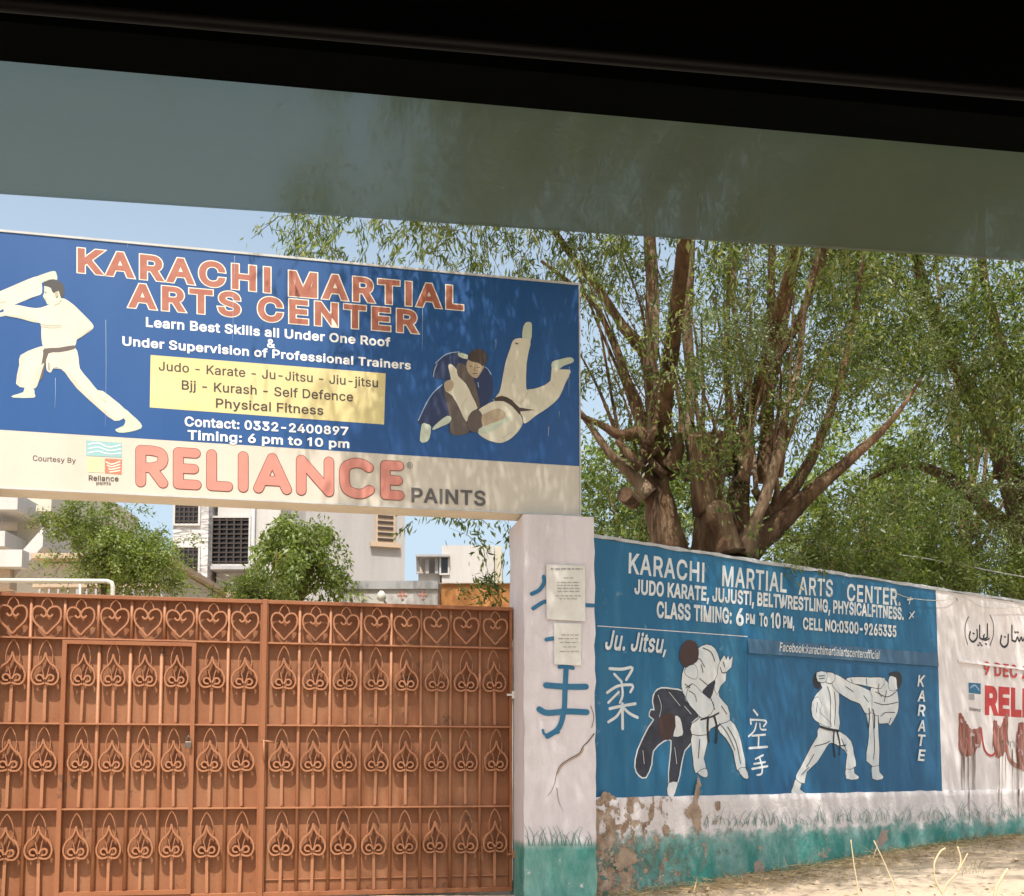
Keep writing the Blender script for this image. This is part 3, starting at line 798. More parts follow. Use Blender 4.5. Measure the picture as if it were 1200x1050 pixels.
def glyphs(body, bold, shear, spacing=1.0, wspace=1.0):
    """outline letters as flat filled faces; bold thickens every stroke"""
    key = (body, round(bold, 4), shear, spacing, wspace)
    if key in _gl:
        return _gl[key]
    if not _gd:
        _gd.update(_load_glyphs())
    layers = {}
    x = 0.0
    gaps = _gaps.setdefault(key, [])
    for ch in body:
        if ch == ' ':
            gaps.append(x + .10 * wspace)
            x += .20 * wspace
            continue
        adv, loops = _gd[ch]
        for lv, group in enumerate(contours(ch, loops)):
            for lp in group:
                layers.setdefault(lv, []).append([(x + a_ + shear * b_, b_) for a_, b_ in lp])
        x += adv + (spacing - 1) * .45 + bold * 1.2
    vs, fs = [], []
    for lv in sorted(layers):
        cu = bpy.data.curves.new('lettering', 'CURVE')
        cu.dimensions = '2D'
        cu.fill_mode = 'BOTH'
        cu.offset = bold
        for lp in layers[lv]:
            sp = cu.splines.new('POLY')
            sp.points.add(len(lp) - 1)
            for p, (a_, b_) in zip(sp.points, lp):
                p.co = (a_, b_, 0, 1)
            sp.use_cyclic_u = True
        ob = bpy.data.objects.new('lettering', cu)
        COL.objects.link(ob)
        dg = bpy.context.evaluated_depsgraph_get()
        me = ob.evaluated_get(dg).to_mesh()
        b = len(vs)
        vs += [(v.co.x, v.co.y, lv) for v in me.vertices]
        fs += [[b + q for q in p.vertices] for p in me.polygons]
        ob.evaluated_get(dg).to_mesh_clear()
        bpy.data.objects.remove(ob)
        bpy.data.curves.remove(cu)
    _gl[key] = (vs, fs)
    return vs, fs


def glyphs_out(body, bold, wide, shear, spacing, wspace):
    """the same letters grown outwards without moving them apart"""
    vs, fs = glyphs(body, wide, shear, spacing - (wide - bold) * 1.2 / .45, wspace)
    # the narrower word space that goes with the tighter spacing is put back by spacing the space itself
    return vs, fs


def extent(body, bold, shear, spacing=1.0, wspace=1.0):
    vs, _ = glyphs(body, bold, shear, spacing, wspace)
    h, _ = glyphs('H', bold, 0.0)
    return min(v[0] for v in vs), max(v[0] for v in vs), max(v[1] for v in h)


# ------------------------------------------------------------------ ground and road
def sstep(a, b, x):
    t = min(1, max(0, (x - a) / (b - a)))
    return t * t * (3 - 2 * t)


def gz(x, y):
    return .02 + .27 * sstep(3.6, 7.6, y) + .25 * sstep(.4, 5.6, x) * sstep(6, 9, y)


rg = random.Random(5)
xs = sorted(set([-900, -400, -150, -60, -30] + [-15 + i * .5 for i in range(71)] + [30, 60, 150, 400, 900]))
ys = sorted(set([-500, -120, -40, -15, -6, -3, 0, 1, 2] + [3 + i * .25 for i in range(49)] + [18, 22, 30, 60, 150, 500, 1800]))
gv, gf = [], []
for y in ys:
    for x in xs:
        j = (rg.random() - .5) * .035 if 3.5 < y < 15 and -5 < x < 14 else 0
        gv.append((x, y, gz(x, y) + j))
for iy in range(len(ys) - 1):
    for ix in range(len(xs) - 1):
        a = iy * len(xs) + ix
        gf.append([a, a + 1, a + 1 + len(xs), a + len(xs)])
tag(new_mesh('ground', gv, gf, M['sand'], smooth=True), kind='structure')
mb = MB()
mb.face([(-300, -3.2, .034), (300, -3.2, .034), (300, 3.0, .034), (-300, 3.0, .034)])
tag(mb.build('road', M['asphalt']), kind='structure')

# ------------------------------------------------------------------ car the photograph is taken from
CA = R(7.4)
CAR = Plane(0, .62, CA)
CAR_IN = -CAR.n                                      # CAR.n points to the camera; outward is +Y


def car_at(py, out):                                 # height seen at the picture's middle on the plane `out` metres outwards
    P = CAR.shifted(-out)
    return P.hit(600, py)[1]


zd = car_at(125, 0.03) - .004
car = thing('car', (0, -.1, .03), 'dark car framing the view, black roof and door frame with a smoked rain visor', 'car')
U0, U1 = -1.15, 1.25


def sweep_profile(prof, name, mat, smooth=False, u0=U0, u1=U1, tilt=0.0):
    """closed profile of (out, z) swept along the side of the car"""
    n = len(prof)
    vs = [CAR.pt(u, z + tilt * u, -o) for u in (u0, u1) for (o, z) in prof]
    fs = [[i, (i + 1) % n, n + (i + 1) % n, n + i] for i in range(n)] + [list(range(n))[::-1], list(range(n, 2 * n))]
    return new_mesh(name, vs, fs, mat, car, smooth)


sweep_profile([(-.045, zd + .012), (-.012, zd), (.03, zd + .004), (.035, zd + .06), (-.02, zd + .10), (-.05, zd + .06)], 'door_frame', M['car_black'], tilt=-.0095)
zs = car_at(58, -.055)
sweep_profile([(-.055 + .0035 * math.cos(a), zs + .0035 * math.sin(a)) for a in [i * math.pi / 4 for i in range(8)]], 'door_seal', M['car_rubber'], True)
roof_prof = [(.03, zd + .062), (.0, zd + .125), (-.25, zd + .17), (-.7, zd + .185), (-1.15, zd + .17), (-1.42, zd + .12), (-1.44, zd + .06), (-1.38, zd + .07),
             (-1.1, zd + .13), (-.7, zd + .145), (-.28, zd + .13), (-.052, zd + .085), (-.052, zd + .06)]
sweep_profile(roof_prof, 'roof', M['car_black'])
zv = car_at(264, .05)
vp = catmull([(.036, zd + .035), (.046, zd + .004), (.051, (zd + zv) / 2), (.050, zv)], 6)
vis = [(o, z) for o, z in vp] + [(o + .0028, z - .0002) for o, z in vp[::-1]]
sweep_profile(vis, 'rain_visor', M['visor'], False)
sweep_profile([(.0, .35), (.06, .45), (.075, .75), (.03, 1.0), (-.04, 1.0), (-.06, .35)], 'door', M['car_paint'])
sweep_profile([(-1.46, .35), (-1.38, .35), (-1.36, 1.0), (-1.40, 1.0)], 'far_door', M['car_paint'])
sweep_profile([(-1.40, .30), (-.02, .30), (-.02, .36), (-1.40, .36)], 'car_floor', M['car_black'])
for u in (U0, U1 - .07):
    mb = MB()
    mb.pbox(CAR, u, u + .07, 1.0, zd + .08, -.03, .04)
    mb.build('door_pillar', M['car_black'], car)
for u in (U0 - .04, U1):
    mb = MB()
    mb.pbox(CAR, u, u + .04, .35, zd + .12, 0.05, 1.40)
    mb.build('cabin_bulkhead', M['car_black'], car)

# ------------------------------------------------------------------ gate
gz_top = GATE.hit(600, 713)[1]
gz_bot = GATE.hit(600, 1043.5)[1]
s_right = GATE.hit(599, 900)[0]
s_mid = GATE.hit(308, 900)[0]
LEAF_W = s_right - s_mid
rows = [gz_top] + [GATE.hit(300, y)[1] for y in (754, 850, 946.5)] + [gz_bot]
NCOL = 8
CW = (LEAF_W - .05) / NCOL

HEART = [(0, .05), (-.35, .2), (-.75, .36), (-.9, .52), (-.85, .68), (-.6, .76), (-.25, .73), (-.04, .63), (-.05, .54), (-.22, .5), (-.38, .56)]
HARCH = [(-.36, .765), (-.26, .89), (0, .99)]
OVAL = [(0, .985), (-.25, .93), (-.46, .84), (-.50, .75), (-.4, .68), (-.28, .65)]
SPADE = [(0, .83), (-.12, .76), (-.36, .70), (-.72, .655), (-.95, .58), (-.93, .505), (-.70, .455), (-.36, .448), (-.03, .465)]
INNER = [(-.05, .475), (-.13, .56), (-.33, .69)]
CURL = [(-.05, .505), (-.2, .55), (-.45, .562), (-.62, .53), (-.5, .495), (-.22, .49)]


def ornament_mesh(paths, h, w, stem):
    b = MB()
    for pth in paths:
        for sx in (1, -1):
            pp = catmull([(x * sx, y) for x, y in pth], 5)
            thin = pth in (OVAL, INNER, HARCH)
            b.bar([(x * w / 2 * (.84 if stem else .93), 0, y * h) for x, y in pp], .0065 if thin else .0125, .020 if thin else .034, (0, -1, 0), .030 + (.0015 if sx > 0 else 0))
    if stem:
        b.frame_box((-.011, -.046, .004), (.022, 0, 0), (0, .014, 0), (0, 0, .452 * h))
    me_ob = b.build('scroll_ornament', M['gate_bar'])
    return me_ob


og = random.Random(17)


def leaf(name, s0, s1, label, wicket):
    base = GATE.pt((s0 + s1) / 2, gz_bot)
    t = thing(name, base, label, 'gate', 'leaves of the scrollwork gate')
    P = GATE
    fr = MB()
    fr.pbox(P, s0, s1, gz_top - .03, gz_top, -.02, .065)
    fr.pbox(P, s0, s1, gz_bot, gz_bot + .035, -.02, .06)
    fr.pbox(P, s0, s0 + .025, gz_bot + .0355, gz_top - .0305, -.02, .06)
    fr.pbox(P, s1 - .025, s1, gz_bot + .0355, gz_top - .0305, -.02, .06)
    fr.build('frame', M['gate'], t, bevel=.003)
    sh = MB()
    sh.pbox(P, s0 + .0255, s1 - .0255, gz_bot + .036, gz_top - .031, -.004, 0)
    sh.build('sheet', M['gate_sheet'], t)
    x0 = s0 + .025
    wk = None
    if wicket:
        w0, w1 = x0 + CW * 2 - .004, x0 + CW * 6 + .004
        wk = new_mesh('wicket_door', *wicket_geo(P, w0, w1), M['gate'], t)
    heart = ornament_mesh([HEART, HARCH], rows[0] - rows[1] - .04, CW, False)
    spades = [ornament_mesh([OVAL, SPADE, INNER, CURL], rows[i] - rows[i + 1] - .02, CW * .97, True) for i in (1, 2, 3)]
    protos = [heart] + spades
    names = ['heart_ornament', 'spade_ornament', 'spade_ornament', 'spade_ornament']
    for r in range(4):
        for c in range(NCOL):
            in_w = wicket and r > 0 and 2 <= c <= 5
            o = protos[r].copy()
            o.name = names[r]
            COL.objects.link(o)
            sc = 1.0
            s = x0 + (c + .5) * CW
            if in_w:
                sc = .92
                s = x0 + 4 * CW + (c - 3.5) * CW * .945
            z = rows[r + 1] + (.012 if r < 3 else .035)
            o.scale = (sc * og.uniform(.965, 1.01), 1, (1 if r < 3 else .96) * og.uniform(.98, 1.008))
            o.location = P.pt(s, z, 0.004 if in_w else 0)
            o.rotation_euler = (og.uniform(-.012, .012), og.uniform(-.022, .022), P.ang)
            o.parent = wk if in_w else t
            o.matrix_parent_inverse = Matrix.Identity(4) if in_w else Matrix.Translation(-base)
    for p in protos:
        bpy.data.objects.remove(p)
    # upright pipes between the columns and the flat rails
    for c in range(1, NCOL):
        s = x0 + c * CW
        if wicket and 2 <= c <= 6:
            spans = [(rows[1], rows[0] - .0305)]
        else:
            spans = [(gz_bot + .036, gz_top - .0305)]
        for a, b_ in spans:
            m_ = MB()
            m_.tube([P.pt(s, a, .030), P.pt(s, b_, .030)], .012, 10)
            m_.build('bar', M['gate_bar'], t, True)
    if wicket:
        for c in range(1, 4):
            s = x0 + 4 * CW + (c - 2) * CW * .945
            m_ = MB()
            m_.tube([P.pt(s, gz_bot + .07, .030), P.pt(s, rows[1] - .045, .030)], .0135, 10)
            o = m_.build('bar', M['gate_bar'], None, True)
            o.parent = wk
    for i in (1, 2, 3):
        z = rows[i]
        segs = [(s0 + .0255, s1 - .0255)]
        if wicket:
            segs = [(s0 + .0255, w0 - .002), (w1 + .002, s1 - .0255)] if i > 1 else segs
        for a, b_ in segs:
            m_ = MB()
            m_.pbox(P, a, b_, z - .006, z + .006, .0005, .062)
            m_.build('rail', M['gate_bar'], t)
        if wicket and i > 1:
            m_ = MB()
            m_.pbox(P, w0 + .032, w1 - .032, z - .006, z + .006, .006, .067)
            o = m_.build('rail', M['gate_bar'])
            o.parent = wk
    return t


def wicket_geo(P, w0, w1):
    b = MB()
    zt = rows[1] - .012
    b.pbox(P, w0, w0 + .032, gz_bot + .037, zt, .0015, .072)
    b.pbox(P, w1 - .032, w1, gz_bot + .037, zt, .0015, .072)
    b.pbox(P, w0 + .0325, w1 - .0325, zt - .03, zt, .0015, .072)
    b.pbox(P, w0 + .0325, w1 - .0325, gz_bot + .037, gz_bot + .067, .0015, .072)
    return b.v, b.f


gl = leaf('gate_leaf', s_mid - LEAF_W - .012, s_mid - .012, 'rust orange sheet metal gate leaf with a small wicket door in it', True)
gr = leaf('gate_leaf', s_mid + .0, s_right, 'rust orange sheet metal gate leaf without a door, hinged on the white pillar', False)
BASE[gr.name] = gr.location.copy()
mb = MB()
mb.pbox(GATE, s_mid - .022, s_mid + .016, gz_bot, gz_top + .004, .066, .078)
mb.build('meeting_stile', M['gate'], gr, bevel=.003)
zl = GATE.hit(312, 868)[1]
mb = MB()
mb.tube([GATE.pt(s_mid - .01, zl, .082), GATE.pt(s_mid + .09, zl - .015, .085)], .008, 8)
mb.tube([GATE.pt(s_mid + .005, zl, .084), GATE.pt(s_mid + .012, zl - .15, .09)], .009, 8)
mb.build('bolt', M['gate_bar'], gr, True)
mb = MB()
sb, zb = GATE.hit(450, 1028)
mb.pbox(GATE, s_mid + .03, s_right - .03, zb - .004, zb + .004, .001, .012)
mb.build('kick_strip', M['gate_bar'], gr)
for y in (815, 1000):
    mb = MB()
    z = GATE.hit(600, y)[1]
    mb.tube([GATE.pt(s_right + .004, z - .03, .075), GATE.pt(s_right + .004, z + .03, .075)], .014, 10)
    mb.pbox(GATE, s_right - .05, s_right + .02, z - .008, z + .008, .066, .086)
    mb.build('hinge', M['hinge_white'] if y == 815 else M['gate_bar'], gr)
# padlock on the wicket door
sp_, zp_ = GATE.hit(222, 870)
pl = thing('padlock', GATE.pt(sp_, zp_ - .02, .08), 'small dark steel padlock hanging at the edge of the wicket door', 'padlock')
mb = MB()
mb.pbox(GATE, sp_ - .024, sp_ + .024, zp_ - .045, zp_ + .005, .075, .100)
mb.build('lock_body', M['steel'], pl, bevel=.004)
mb = MB()
mb.tube([GATE.pt(sp_ + .015 * math.cos(a), zp_ + .006 + .04 * math.sin(a), .087) for a in [math.pi * i / 10 for i in range(11)]], .004, 8)
mb.build('shackle', M['steel'], pl, True)

# ------------------------------------------------------------------ pillars
zp_top = PIL.hit(650, 604)[1]
s0p, s1p = PIL.hit(614, 800)[0], PIL.hit(697.5, 800)[0]
TEAL_Z = PIL.hit(650, 990)[1]
M['pillar'] = pillar_mat()


def pillar_mesh(s0, s1, name, parent):
    rp = random.Random(3)
    d = .577
    nz, ns = 34, 6
    vs, fs = [], []
    ring = [(s0 + (s1 - s0) * i / ns, 0) for i in range(ns)] + [(s1, -d * i / ns) for i in range(ns)] + \
           [(s1 - (s1 - s0) * i / ns, -d) for i in range(ns)] + [(s0, -d + d * i / ns) for i in range(ns)]
    n = len(ring)
    for k in range(nz + 1):
        z = .1 + (zp_top - .1) * k / nz
        for i, (s, o) in enumerate(ring):
            j = .005 if i % ns else .014
            tp = .012 * (1 - k / nz)
            sx = s - tp * .0 + (rp.random() - .5) * j
            vs.append(PIL.pt(sx, z + (0 if k < nz else (rp.random() - .5) * .008), o + (rp.random() - .5) * j * .5))
    for k in range(nz):
        for i in range(n):
            a, c = k * n + i, k * n + (i + 1) % n
            fs.append([a, c, c + n, a + n])
    fs.append(list(range(nz * n, nz * n + n)))
    return new_mesh(name, vs, fs, M['pillar'], parent)


pil = thing('gate_pillar', PIL.pt((s0p + s1p) / 2, .3, -.28), 'white square gate pillar with blue brush characters and a teal foot', 'pillar')
pillar_mesh(s0p, s1p, 'pillar_shaft', pil)
a = Art(PIL, 580, 590, 2.281, .0052)
w = 4.6
for st in ([(130, 196), (131, 212), (118, 232), (98, 242)], [(136, 262), (125, 266), (102, 281)], [(238, 272), (262, 273)], [(137, 364), (160, 360), (180, 362)],
           [(172, 437), (190, 436), (208, 440)]):
    a.stroke(st, w, M['paint_blue'], 4)
a.cut('painted_character', pil)
a.stroke([(190, 440), (187, 500), (184, 555), (170, 600), (140, 622)], 6.2, M['paint_blue'], 5)
a.stroke([(170, 612), (135, 618), (128, 606)], 3.0, M['paint_blue'], 4)
a.stroke([(136, 486), (190, 490), (243, 490)], 7.0, M['paint_blue'], 4)
a.stroke([(118, 550), (140, 560), (190, 556), (245, 558)], 7.0, M['paint_blue'], 4)
a.build('painted_character', pil)
a = Art(PIL, 580, 590, 2.281, .0052)
ck = [(265, 615), (250, 635), (235, 650), (225, 668), (195, 685), (175, 700), (165, 720), (160, 745), (150, 770), (140, 782)]
a.stroke(ck, 1.5, M['crack'], 3, 0, True)
a.stroke([(x + 2, y + 3) for x, y in ck[2:7]], 1.6, M['b_tan'], 3, 0)
a.stroke([(165, 760), (170, 795), (183, 825)], .8, M['crack'], 3, 0, True)
a.stroke([(255, 540), (264, 570), (258, 600)], .8, M['crack'], 3, 0)
a.build('crack', pil)
rr = random.Random(8)
a = Art(PIL, 580, 590, 2.281, .0052)
for i in range(30):
    x = 92 + i * 5.6 + rr.uniform(-4, 4)
    h = rr.uniform(25, 58)
    l = rr.choice((-1, 1)) * rr.uniform(8, 28)
    a.stroke([(x, 915), (x + l * .3, 915 - h * .6), (x + l, 915 - h)], 1.0, M['faded_grass'], 3, 0, True)
a.build('painted_grass', pil)
# white service wire down the pillar's gate side
mb = MB()
PS = Plane(*PIL.pt(s0p, 0, 0).xy, GA - math.pi / 2)
wz = [(-.40, 2.35), (-.41, 2.0), (-.385, 1.7), (-.39, 1.35), (-.40, .9), (-.385, .4)]
mb.tube([PIL.pt(s0p - .010, z, o) for o, z in wz], .005, 6)
cbl = mb.build('cable', M['hinge_white'], None, True)
tag(cbl, 'thin white cable running down the gate side of the white pillar', 'cable')

# the notices
for nm, pts, lbl, lines in (
        ('notice', [(136, 163), (240, 168), (240, 316), (137, 310)], 'larger paper notice, the upper of two pasted on the white pillar', [(148, 176, 232)] + [(182, 200, 208)] + [(165, y, 225) for y in (212, 220, 228, 236)] + [(160, 248, 228), (170, 256, 220)]),
        ('notice', [(157, 320), (229, 322), (228, 434), (157, 430)], 'smaller paper notice, the lower of two pasted on the white pillar', [(176, 352, 222), (168, 362, 224), (172, 372, 220), (180, 384, 215), (172, 396, 222)])):
    cc = [PIL.hit(580 + x / 2.281, 590 + y / 2.281) for x, y in pts]
    nt_ = thing(nm, PIL.pt(cc[3][0], cc[3][1], .01), lbl, 'notice')
    mb = MB()
    NSEG = 6
    gv, gf = [], []
    rp = random.Random(len(lbl))
    for j in range(NSEG + 1):
        for i in range(NSEG + 1):
            u, v = i / NSEG, j / NSEG
            s = (cc[3][0] * (1 - u) + cc[2][0] * u) * (1 - v) + (cc[0][0] * (1 - u) + cc[1][0] * u) * v
            z = (cc[3][1] * (1 - u) + cc[2][1] * u) * (1 - v) + (cc[0][1] * (1 - u) + cc[1][1] * u) * v
            gv.append(PIL.pt(s, z, .014 + rp.random() * .003 + (.012 if (i in (0, NSEG) and j == 0) else 0)))
    for j in range(NSEG):
        for i in range(NSEG):
            q = j * (NSEG + 1) + i
            gf.append([q, q + 1, q + NSEG + 2, q + NSEG + 1])
    sheet = new_mesh('paper_sheet', gv, gf, M['paper'], nt_)
    so = sheet.modifiers.new('thick', 'SOLIDIFY')
    so.thickness = .0012
    a = Art(PIL, 580, 590, 2.281, .0195)
    for k, (x0, y, x1) in enumerate(lines):
        x = x0
        while x < x1:
            l = rr.uniform(5, 16)
            a.stroke([(x, y), (min(x + l, x1), y + .4)], 1.3 if k == 0 and 'larger' in lbl else .8, M['paper_ink'], 0, 0)
            x += l + 3
        a.cut('print_line', nt_)

# left pillar, just outside the picture, carrying the other end of the signboard
s_l1 = s_mid - LEAF_W - .04
dl = s1p - s0p
pl2 = thing('gate_pillar', PIL.pt(s_l1 - dl / 2, .3, -.28), 'white square pillar at the far end of the gate from the painted characters', 'pillar')
pillar_mesh(s_l1 - dl, s_l1, 'pillar_shaft', pl2)

# ------------------------------------------------------------------ signboard
sg_r, sg_b = SIGN.hit(681, 605.5)
sg_t = SIGN.hit(680, 333)[1]
sg_l = s_l1 - dl + .1
SD = .28
sign = thing('signboard', SIGN.pt((sg_l + sg_r) / 2, sg_b, -.14), 'large blue and cream printed signboard spanning the gate between the pillars', 'signboard')
mb = MB()
mb.pbox(SIGN, sg_l, sg_r, sg_b + .006, sg_t, -SD, -.004)
mb.build('cabinet', M['sign_box'], sign, bevel=.004)
zsplit = SIGN.hit(340, 527)[1]


def sign_z(px, y):
    return SIGN.hit(px, y)[1]


def sheet_strip(pts_top, pts_bot, off, name, mat, parent, P=SIGN):
    vs, fs = [], []
    for (s, zt), (s2, zb) in zip(pts_top, pts_bot):
        vs += [P.pt(s, zt, off), P.pt(s2, zb, off)]
    for i in range(len(pts_top) - 1):
        fs.append([2 * i + 1, 2 * i + 3, 2 * i + 2, 2 * i])
    return new_mesh(name, vs, fs, mat, parent)


sl, sr = sg_l + .012, sg_r - .012
zb0, zb1 = SIGN.hit(0, 503.5), SIGN.hit(675, 546)
mleft = zb0[1] + (zb1[1] - zb0[1]) * (sl - zb0[0]) / (zb1[0] - zb0[0])
mright = zb0[1] + (zb1[1] - zb0[1]) * (sr - zb0[0]) / (zb1[0] - zb0[0])
sheet_strip([(sl, sg_t - .012), (sr, sg_t - .012)], [(sl, mleft), (sr, mright)], 0, 'blue_panel', M['sign_blue'], sign)
sheet_strip([(sl, mleft - .001), (sr, mright - .001)], [(sl, sg_b + .014), (sr, sg_b + .014)], 0, 'cream_panel', M['sign_cream'], sign)
mb = MB()
mb.pbox(SIGN, sg_l, sg_r, sg_t - .011, sg_t + .006, -.003, .006)
mb.pbox(SIGN, sg_l, sg_r, sg_b, sg_b + .013, -.003, .006)
mb.pbox(SIGN, sg_l, sl - .001, sg_b + .0135, sg_t - .0115, -.003, .006)
mb.pbox(SIGN, sr + .001, sg_r, sg_b + .0135, sg_t - .0115, -.003, .006)
mb.build('edging', M['sign_edge'], sign)

a = Art(SIGN)
hb = .033
for body, tl, bl, tr, br in (
        ('KARACHI', (91, 290.5), (91, 317.5), (317, 313.5), (317, 341.5)),
        ('MARTIAL', (338.5, 317), (338.5, 345), (543, 336), (543, 362)),
        ('ARTS', (150, 331.5), (150, 358.5), (282, 343), (282, 370)),
        ('CENTER', (302, 347), (302, 374), (490.5, 364), (490.5, 389.5))):
    a.off = .0008
    a.text(body, tl, bl, tr, br, M['head_brown'], hb, 0, M['cream_print'], .021, spacing=1.13)
    a.cut('headline_word', sign)
a = Art(SIGN)
for body, tl, bl, tr, br in (
        ('Learn Best Skills all Under One Roof', (171, 371.5), (171, 382.5), (457.5, 396), (457.5, 406)),
        ('&', (313, 397), (313, 407), (323, 398), (323, 408)),
        ('Under Supervision of Professional Trainers', (143.5, 394), (143.5, 404.5), (481.5, 423.5), (481.5, 433)),
        ('Contact: 0332-2400897', (216.5, 488), (216.5, 499), (408.3, 500.5), (408.3, 510)),
        ('Timing: 6 pm to 10 pm', (220, 504), (220, 514.8), (409.3, 515.5), (409.3, 525))):
    a.text(body, tl, bl, tr, br, M['white_print'], .024, words=('printed_word', sign))
a = Art(SIGN)
a.poly([(176.5, 416), (452, 437.5), (450, 497.5), (175.5, 477.5)], M['yellow_print'], 0)
for body, tl, bl, tr, br in (
        ('Judo - Karate - Ju-Jitsu - Jiu-jitsu', (186, 423.5), (186, 434), (443, 443.5), (443, 454)),
        ('Bjj - Kurash - Self Defence', (213, 445.5), (213, 456.3), (413.8, 460), (413.8, 470.5)),
        ('Physical Fitness', (253, 466.8), (253, 477.5), (379, 476), (379, 486.3))):
    a.text(body, tl, bl, tr, br, M['dark_print'], .013)
a.build('yellow_label', sign)
a = Art(SIGN)
a.text('Courtesy By', (38.5, 533.5), (38.5, 540), (89, 537), (89, 542.8), M['dark_print'], .01)
for q, m_ in (([(101, 516), (143, 519), (143, 536), (101, 534)], M['teal_print']),
              ([(102, 535.5), (121.5, 536.5), (121.5, 554), (102, 553)], M['pale_yellow']),
              ([(123, 537.5), (143, 538.5), (142.5, 556), (123, 554.5)], M['red_print'])):
    a.poly(q, m_, 0)
for k in range(4):
    a.stroke([(124 + k * 1.5, 541 + k * 4), (131, 544 + k * 3), (141, 540.5 + k * 3.6)], 1.3, M['cream_print'], 4, 0)
for k in range(3):
    a.stroke([(103, 521 + k * 5), (115, 519 + k * 5), (128, 524 + k * 4), (142, 521 + k * 5)], 1.1, M['white_print'], 4, 0)
a.text('Reliance', (104, 557), (104, 563), (139, 558), (139, 564), M['dark_print'], .012)
a.text('paints', (113, 563.9), (113, 567.6), (130, 564.6), (130, 568.2), M['dark_print'], .012)
a.build('sponsor_emblem', sign)


# rounded sponsor lettering, drawn as strokes
def rl(x, v):
    top = 527 + (x - 158.4) * .0625
    bot = 564.8 + (x - 158.4) * .0515
    return (x, bot + (top - bot) * v)


RELI = [
    [[(165, 0), (165, 1), (178, 1), (188, .94), (191, .75), (188, .57), (178, .47), (166, .47)], [(178, .45), (191, .0)]],
    [[(229, 1), (209, 1), (209, 0), (230, 0)], [(209, .5), (227, .5)]],
    [[(248, 1), (248, 0), (267, 0)]],
    [[(285, 1), (285, 0)]],
    [[(303, 0), (319, 1), (336, 0)], [(309, .26), (330, .26)]],
    [[(353, 0), (353, 1), (385.5, 0), (385.5, 1)]],
    [[(432, .88), (424, 1), (414, 1), (405, .85), (403.5, .5), (406, .15), (415, 0), (425, 0), (433, .13)]],
    [[(467.5, 1), (451.5, 1), (451.5, 0), (468, 0)], [(451.5, .5), (466, .5)]],
]
SMOOTH = {0, 6}
a = Art(SIGN)
for grow, mt in ((1.6, M['pink_edge']), (0, M['pink_print'])):
    for li, strokes in enumerate(RELI):
        for st in strokes:
            pts = [rl(x, v) for x, v in st]
            if li == 6:
                a.stroke(pts, 10.6 + grow, mt, 6, 7)
            elif li == 0 and len(st) > 4:
                a.stroke(pts[:2], 10.6 + grow, mt, 0, 7)
                a.stroke(pts[1:3], 10.6 + grow, mt, 0, 7)
                a.stroke(pts[2:], 10.6 + grow, mt, 5, 7)
            else:
                for i in range(len(pts) - 1):
                    a.stroke(pts[i:i + 2], 10.6 + grow, mt, 0, 8)
a.text('PAINTS', (482, 571.5), (482, 588), (569, 575.5), (569, 592.5), M['grey_print'], .02)
a.stroke([(480 + 3.2 * math.cos(t), 545.5 + 3.4 * math.sin(t)) for t in [i * math.pi / 6 for i in range(13)]], .6, M['grey_print'], 0, 0)
a.text('R', (478.6, 543.6), (478.6, 547.4), (481.4, 543.8), (481.4, 547.6), M['grey_print'], .0)
a.build('sponsor_lettering', sign)

# printed karate man
a = Art(SIGN, 0, 300, 4.772)
G, GS, SK, HR, BN = M['gi_print'], M['gi_shade'], M['skin_print'], M['hair_print'], M['brown_print']
a.poly([(-150, 300), (-120, 250), (-40, 215), (60, 172), (190, 118), (225, 125), (235, 205), (190, 228), (80, 272), (30, 290), (-40, 320)], G)
a.poly([(205, 120), (250, 98), (302, 84), (316, 100), (316, 137), (250, 142), (222, 160)], SK)
a.poly([(-60, 330), (-20, 318), (20, 312), (22, 285), (80, 272), (200, 292), (275, 272), (345, 235), (405, 268), (440, 300), (490, 350), (520, 385), (518, 408), (470, 445), (430, 470), (415, 505), (330, 520), (250, 515), (232, 460), (228, 380), (190, 372), (110, 350), (30, 335), (-40, 350)], G, 3)
a.poly([(247, 163), (262, 155), (300, 190), (330, 190), (340, 238), (300, 262), (268, 272), (258, 255), (240, 225), (248, 205)], SK, 2)
a.poly([(243, 165), (258, 140), (300, 130), (345, 150), (362, 190), (350, 238), (336, 222), (328, 195), (306, 208), (292, 200), (285, 180), (262, 170)], HR, 2)
a.poly([(250, 505), (200, 515), (115, 555), (108, 610), (90, 715), (140, 737), (188, 742), (200, 650), (250, 595), (266, 540)], G, 2)
a.poly([(138, 737), (186, 738), (194, 770), (190, 793), (75, 792), (72, 780), (130, 762)], SK, 2)
a.poly([(690, 850), (740, 890), (787, 935), (788, 965), (720, 985), (665, 988), (645, 970), (690, 950), (702, 920), (690, 905)], SK, 2)
a.poly([(255, 540), (330, 525), (415, 505), (440, 570), (447, 630), (500, 695), (545, 750), (575, 755), (640, 805), (692, 850), (702, 885), (690, 908), (640, 922), (560, 860), (430, 740), (370, 660), (340, 630), (300, 625), (285, 652), (262, 640), (258, 600)], G, 2)
a.poly([(248, 518), (330, 513), (412, 500), (416, 522), (330, 540), (272, 546), (252, 620), (236, 690), (215, 682), (235, 590), (242, 545)], BN, 2)
for pg in ([(232, 382), (290, 388), (342, 384), (336, 400), (282, 403), (235, 396)], [(345, 636), (372, 660), (432, 738), (560, 858), (636, 918), (600, 872), (470, 752), (402, 664)],
           [(188, 735), (198, 650), (246, 598), (236, 640), (208, 728)], [(190, 371), (112, 350), (32, 335), (30, 326), (122, 336), (202, 354)], [(425, 470), (466, 446), (512, 406), (470, 420), (436, 446)],
           [(95, 700), (108, 615), (116, 560), (128, 575), (120, 640), (110, 715)]):
    a.poly(pg, GS, 3)
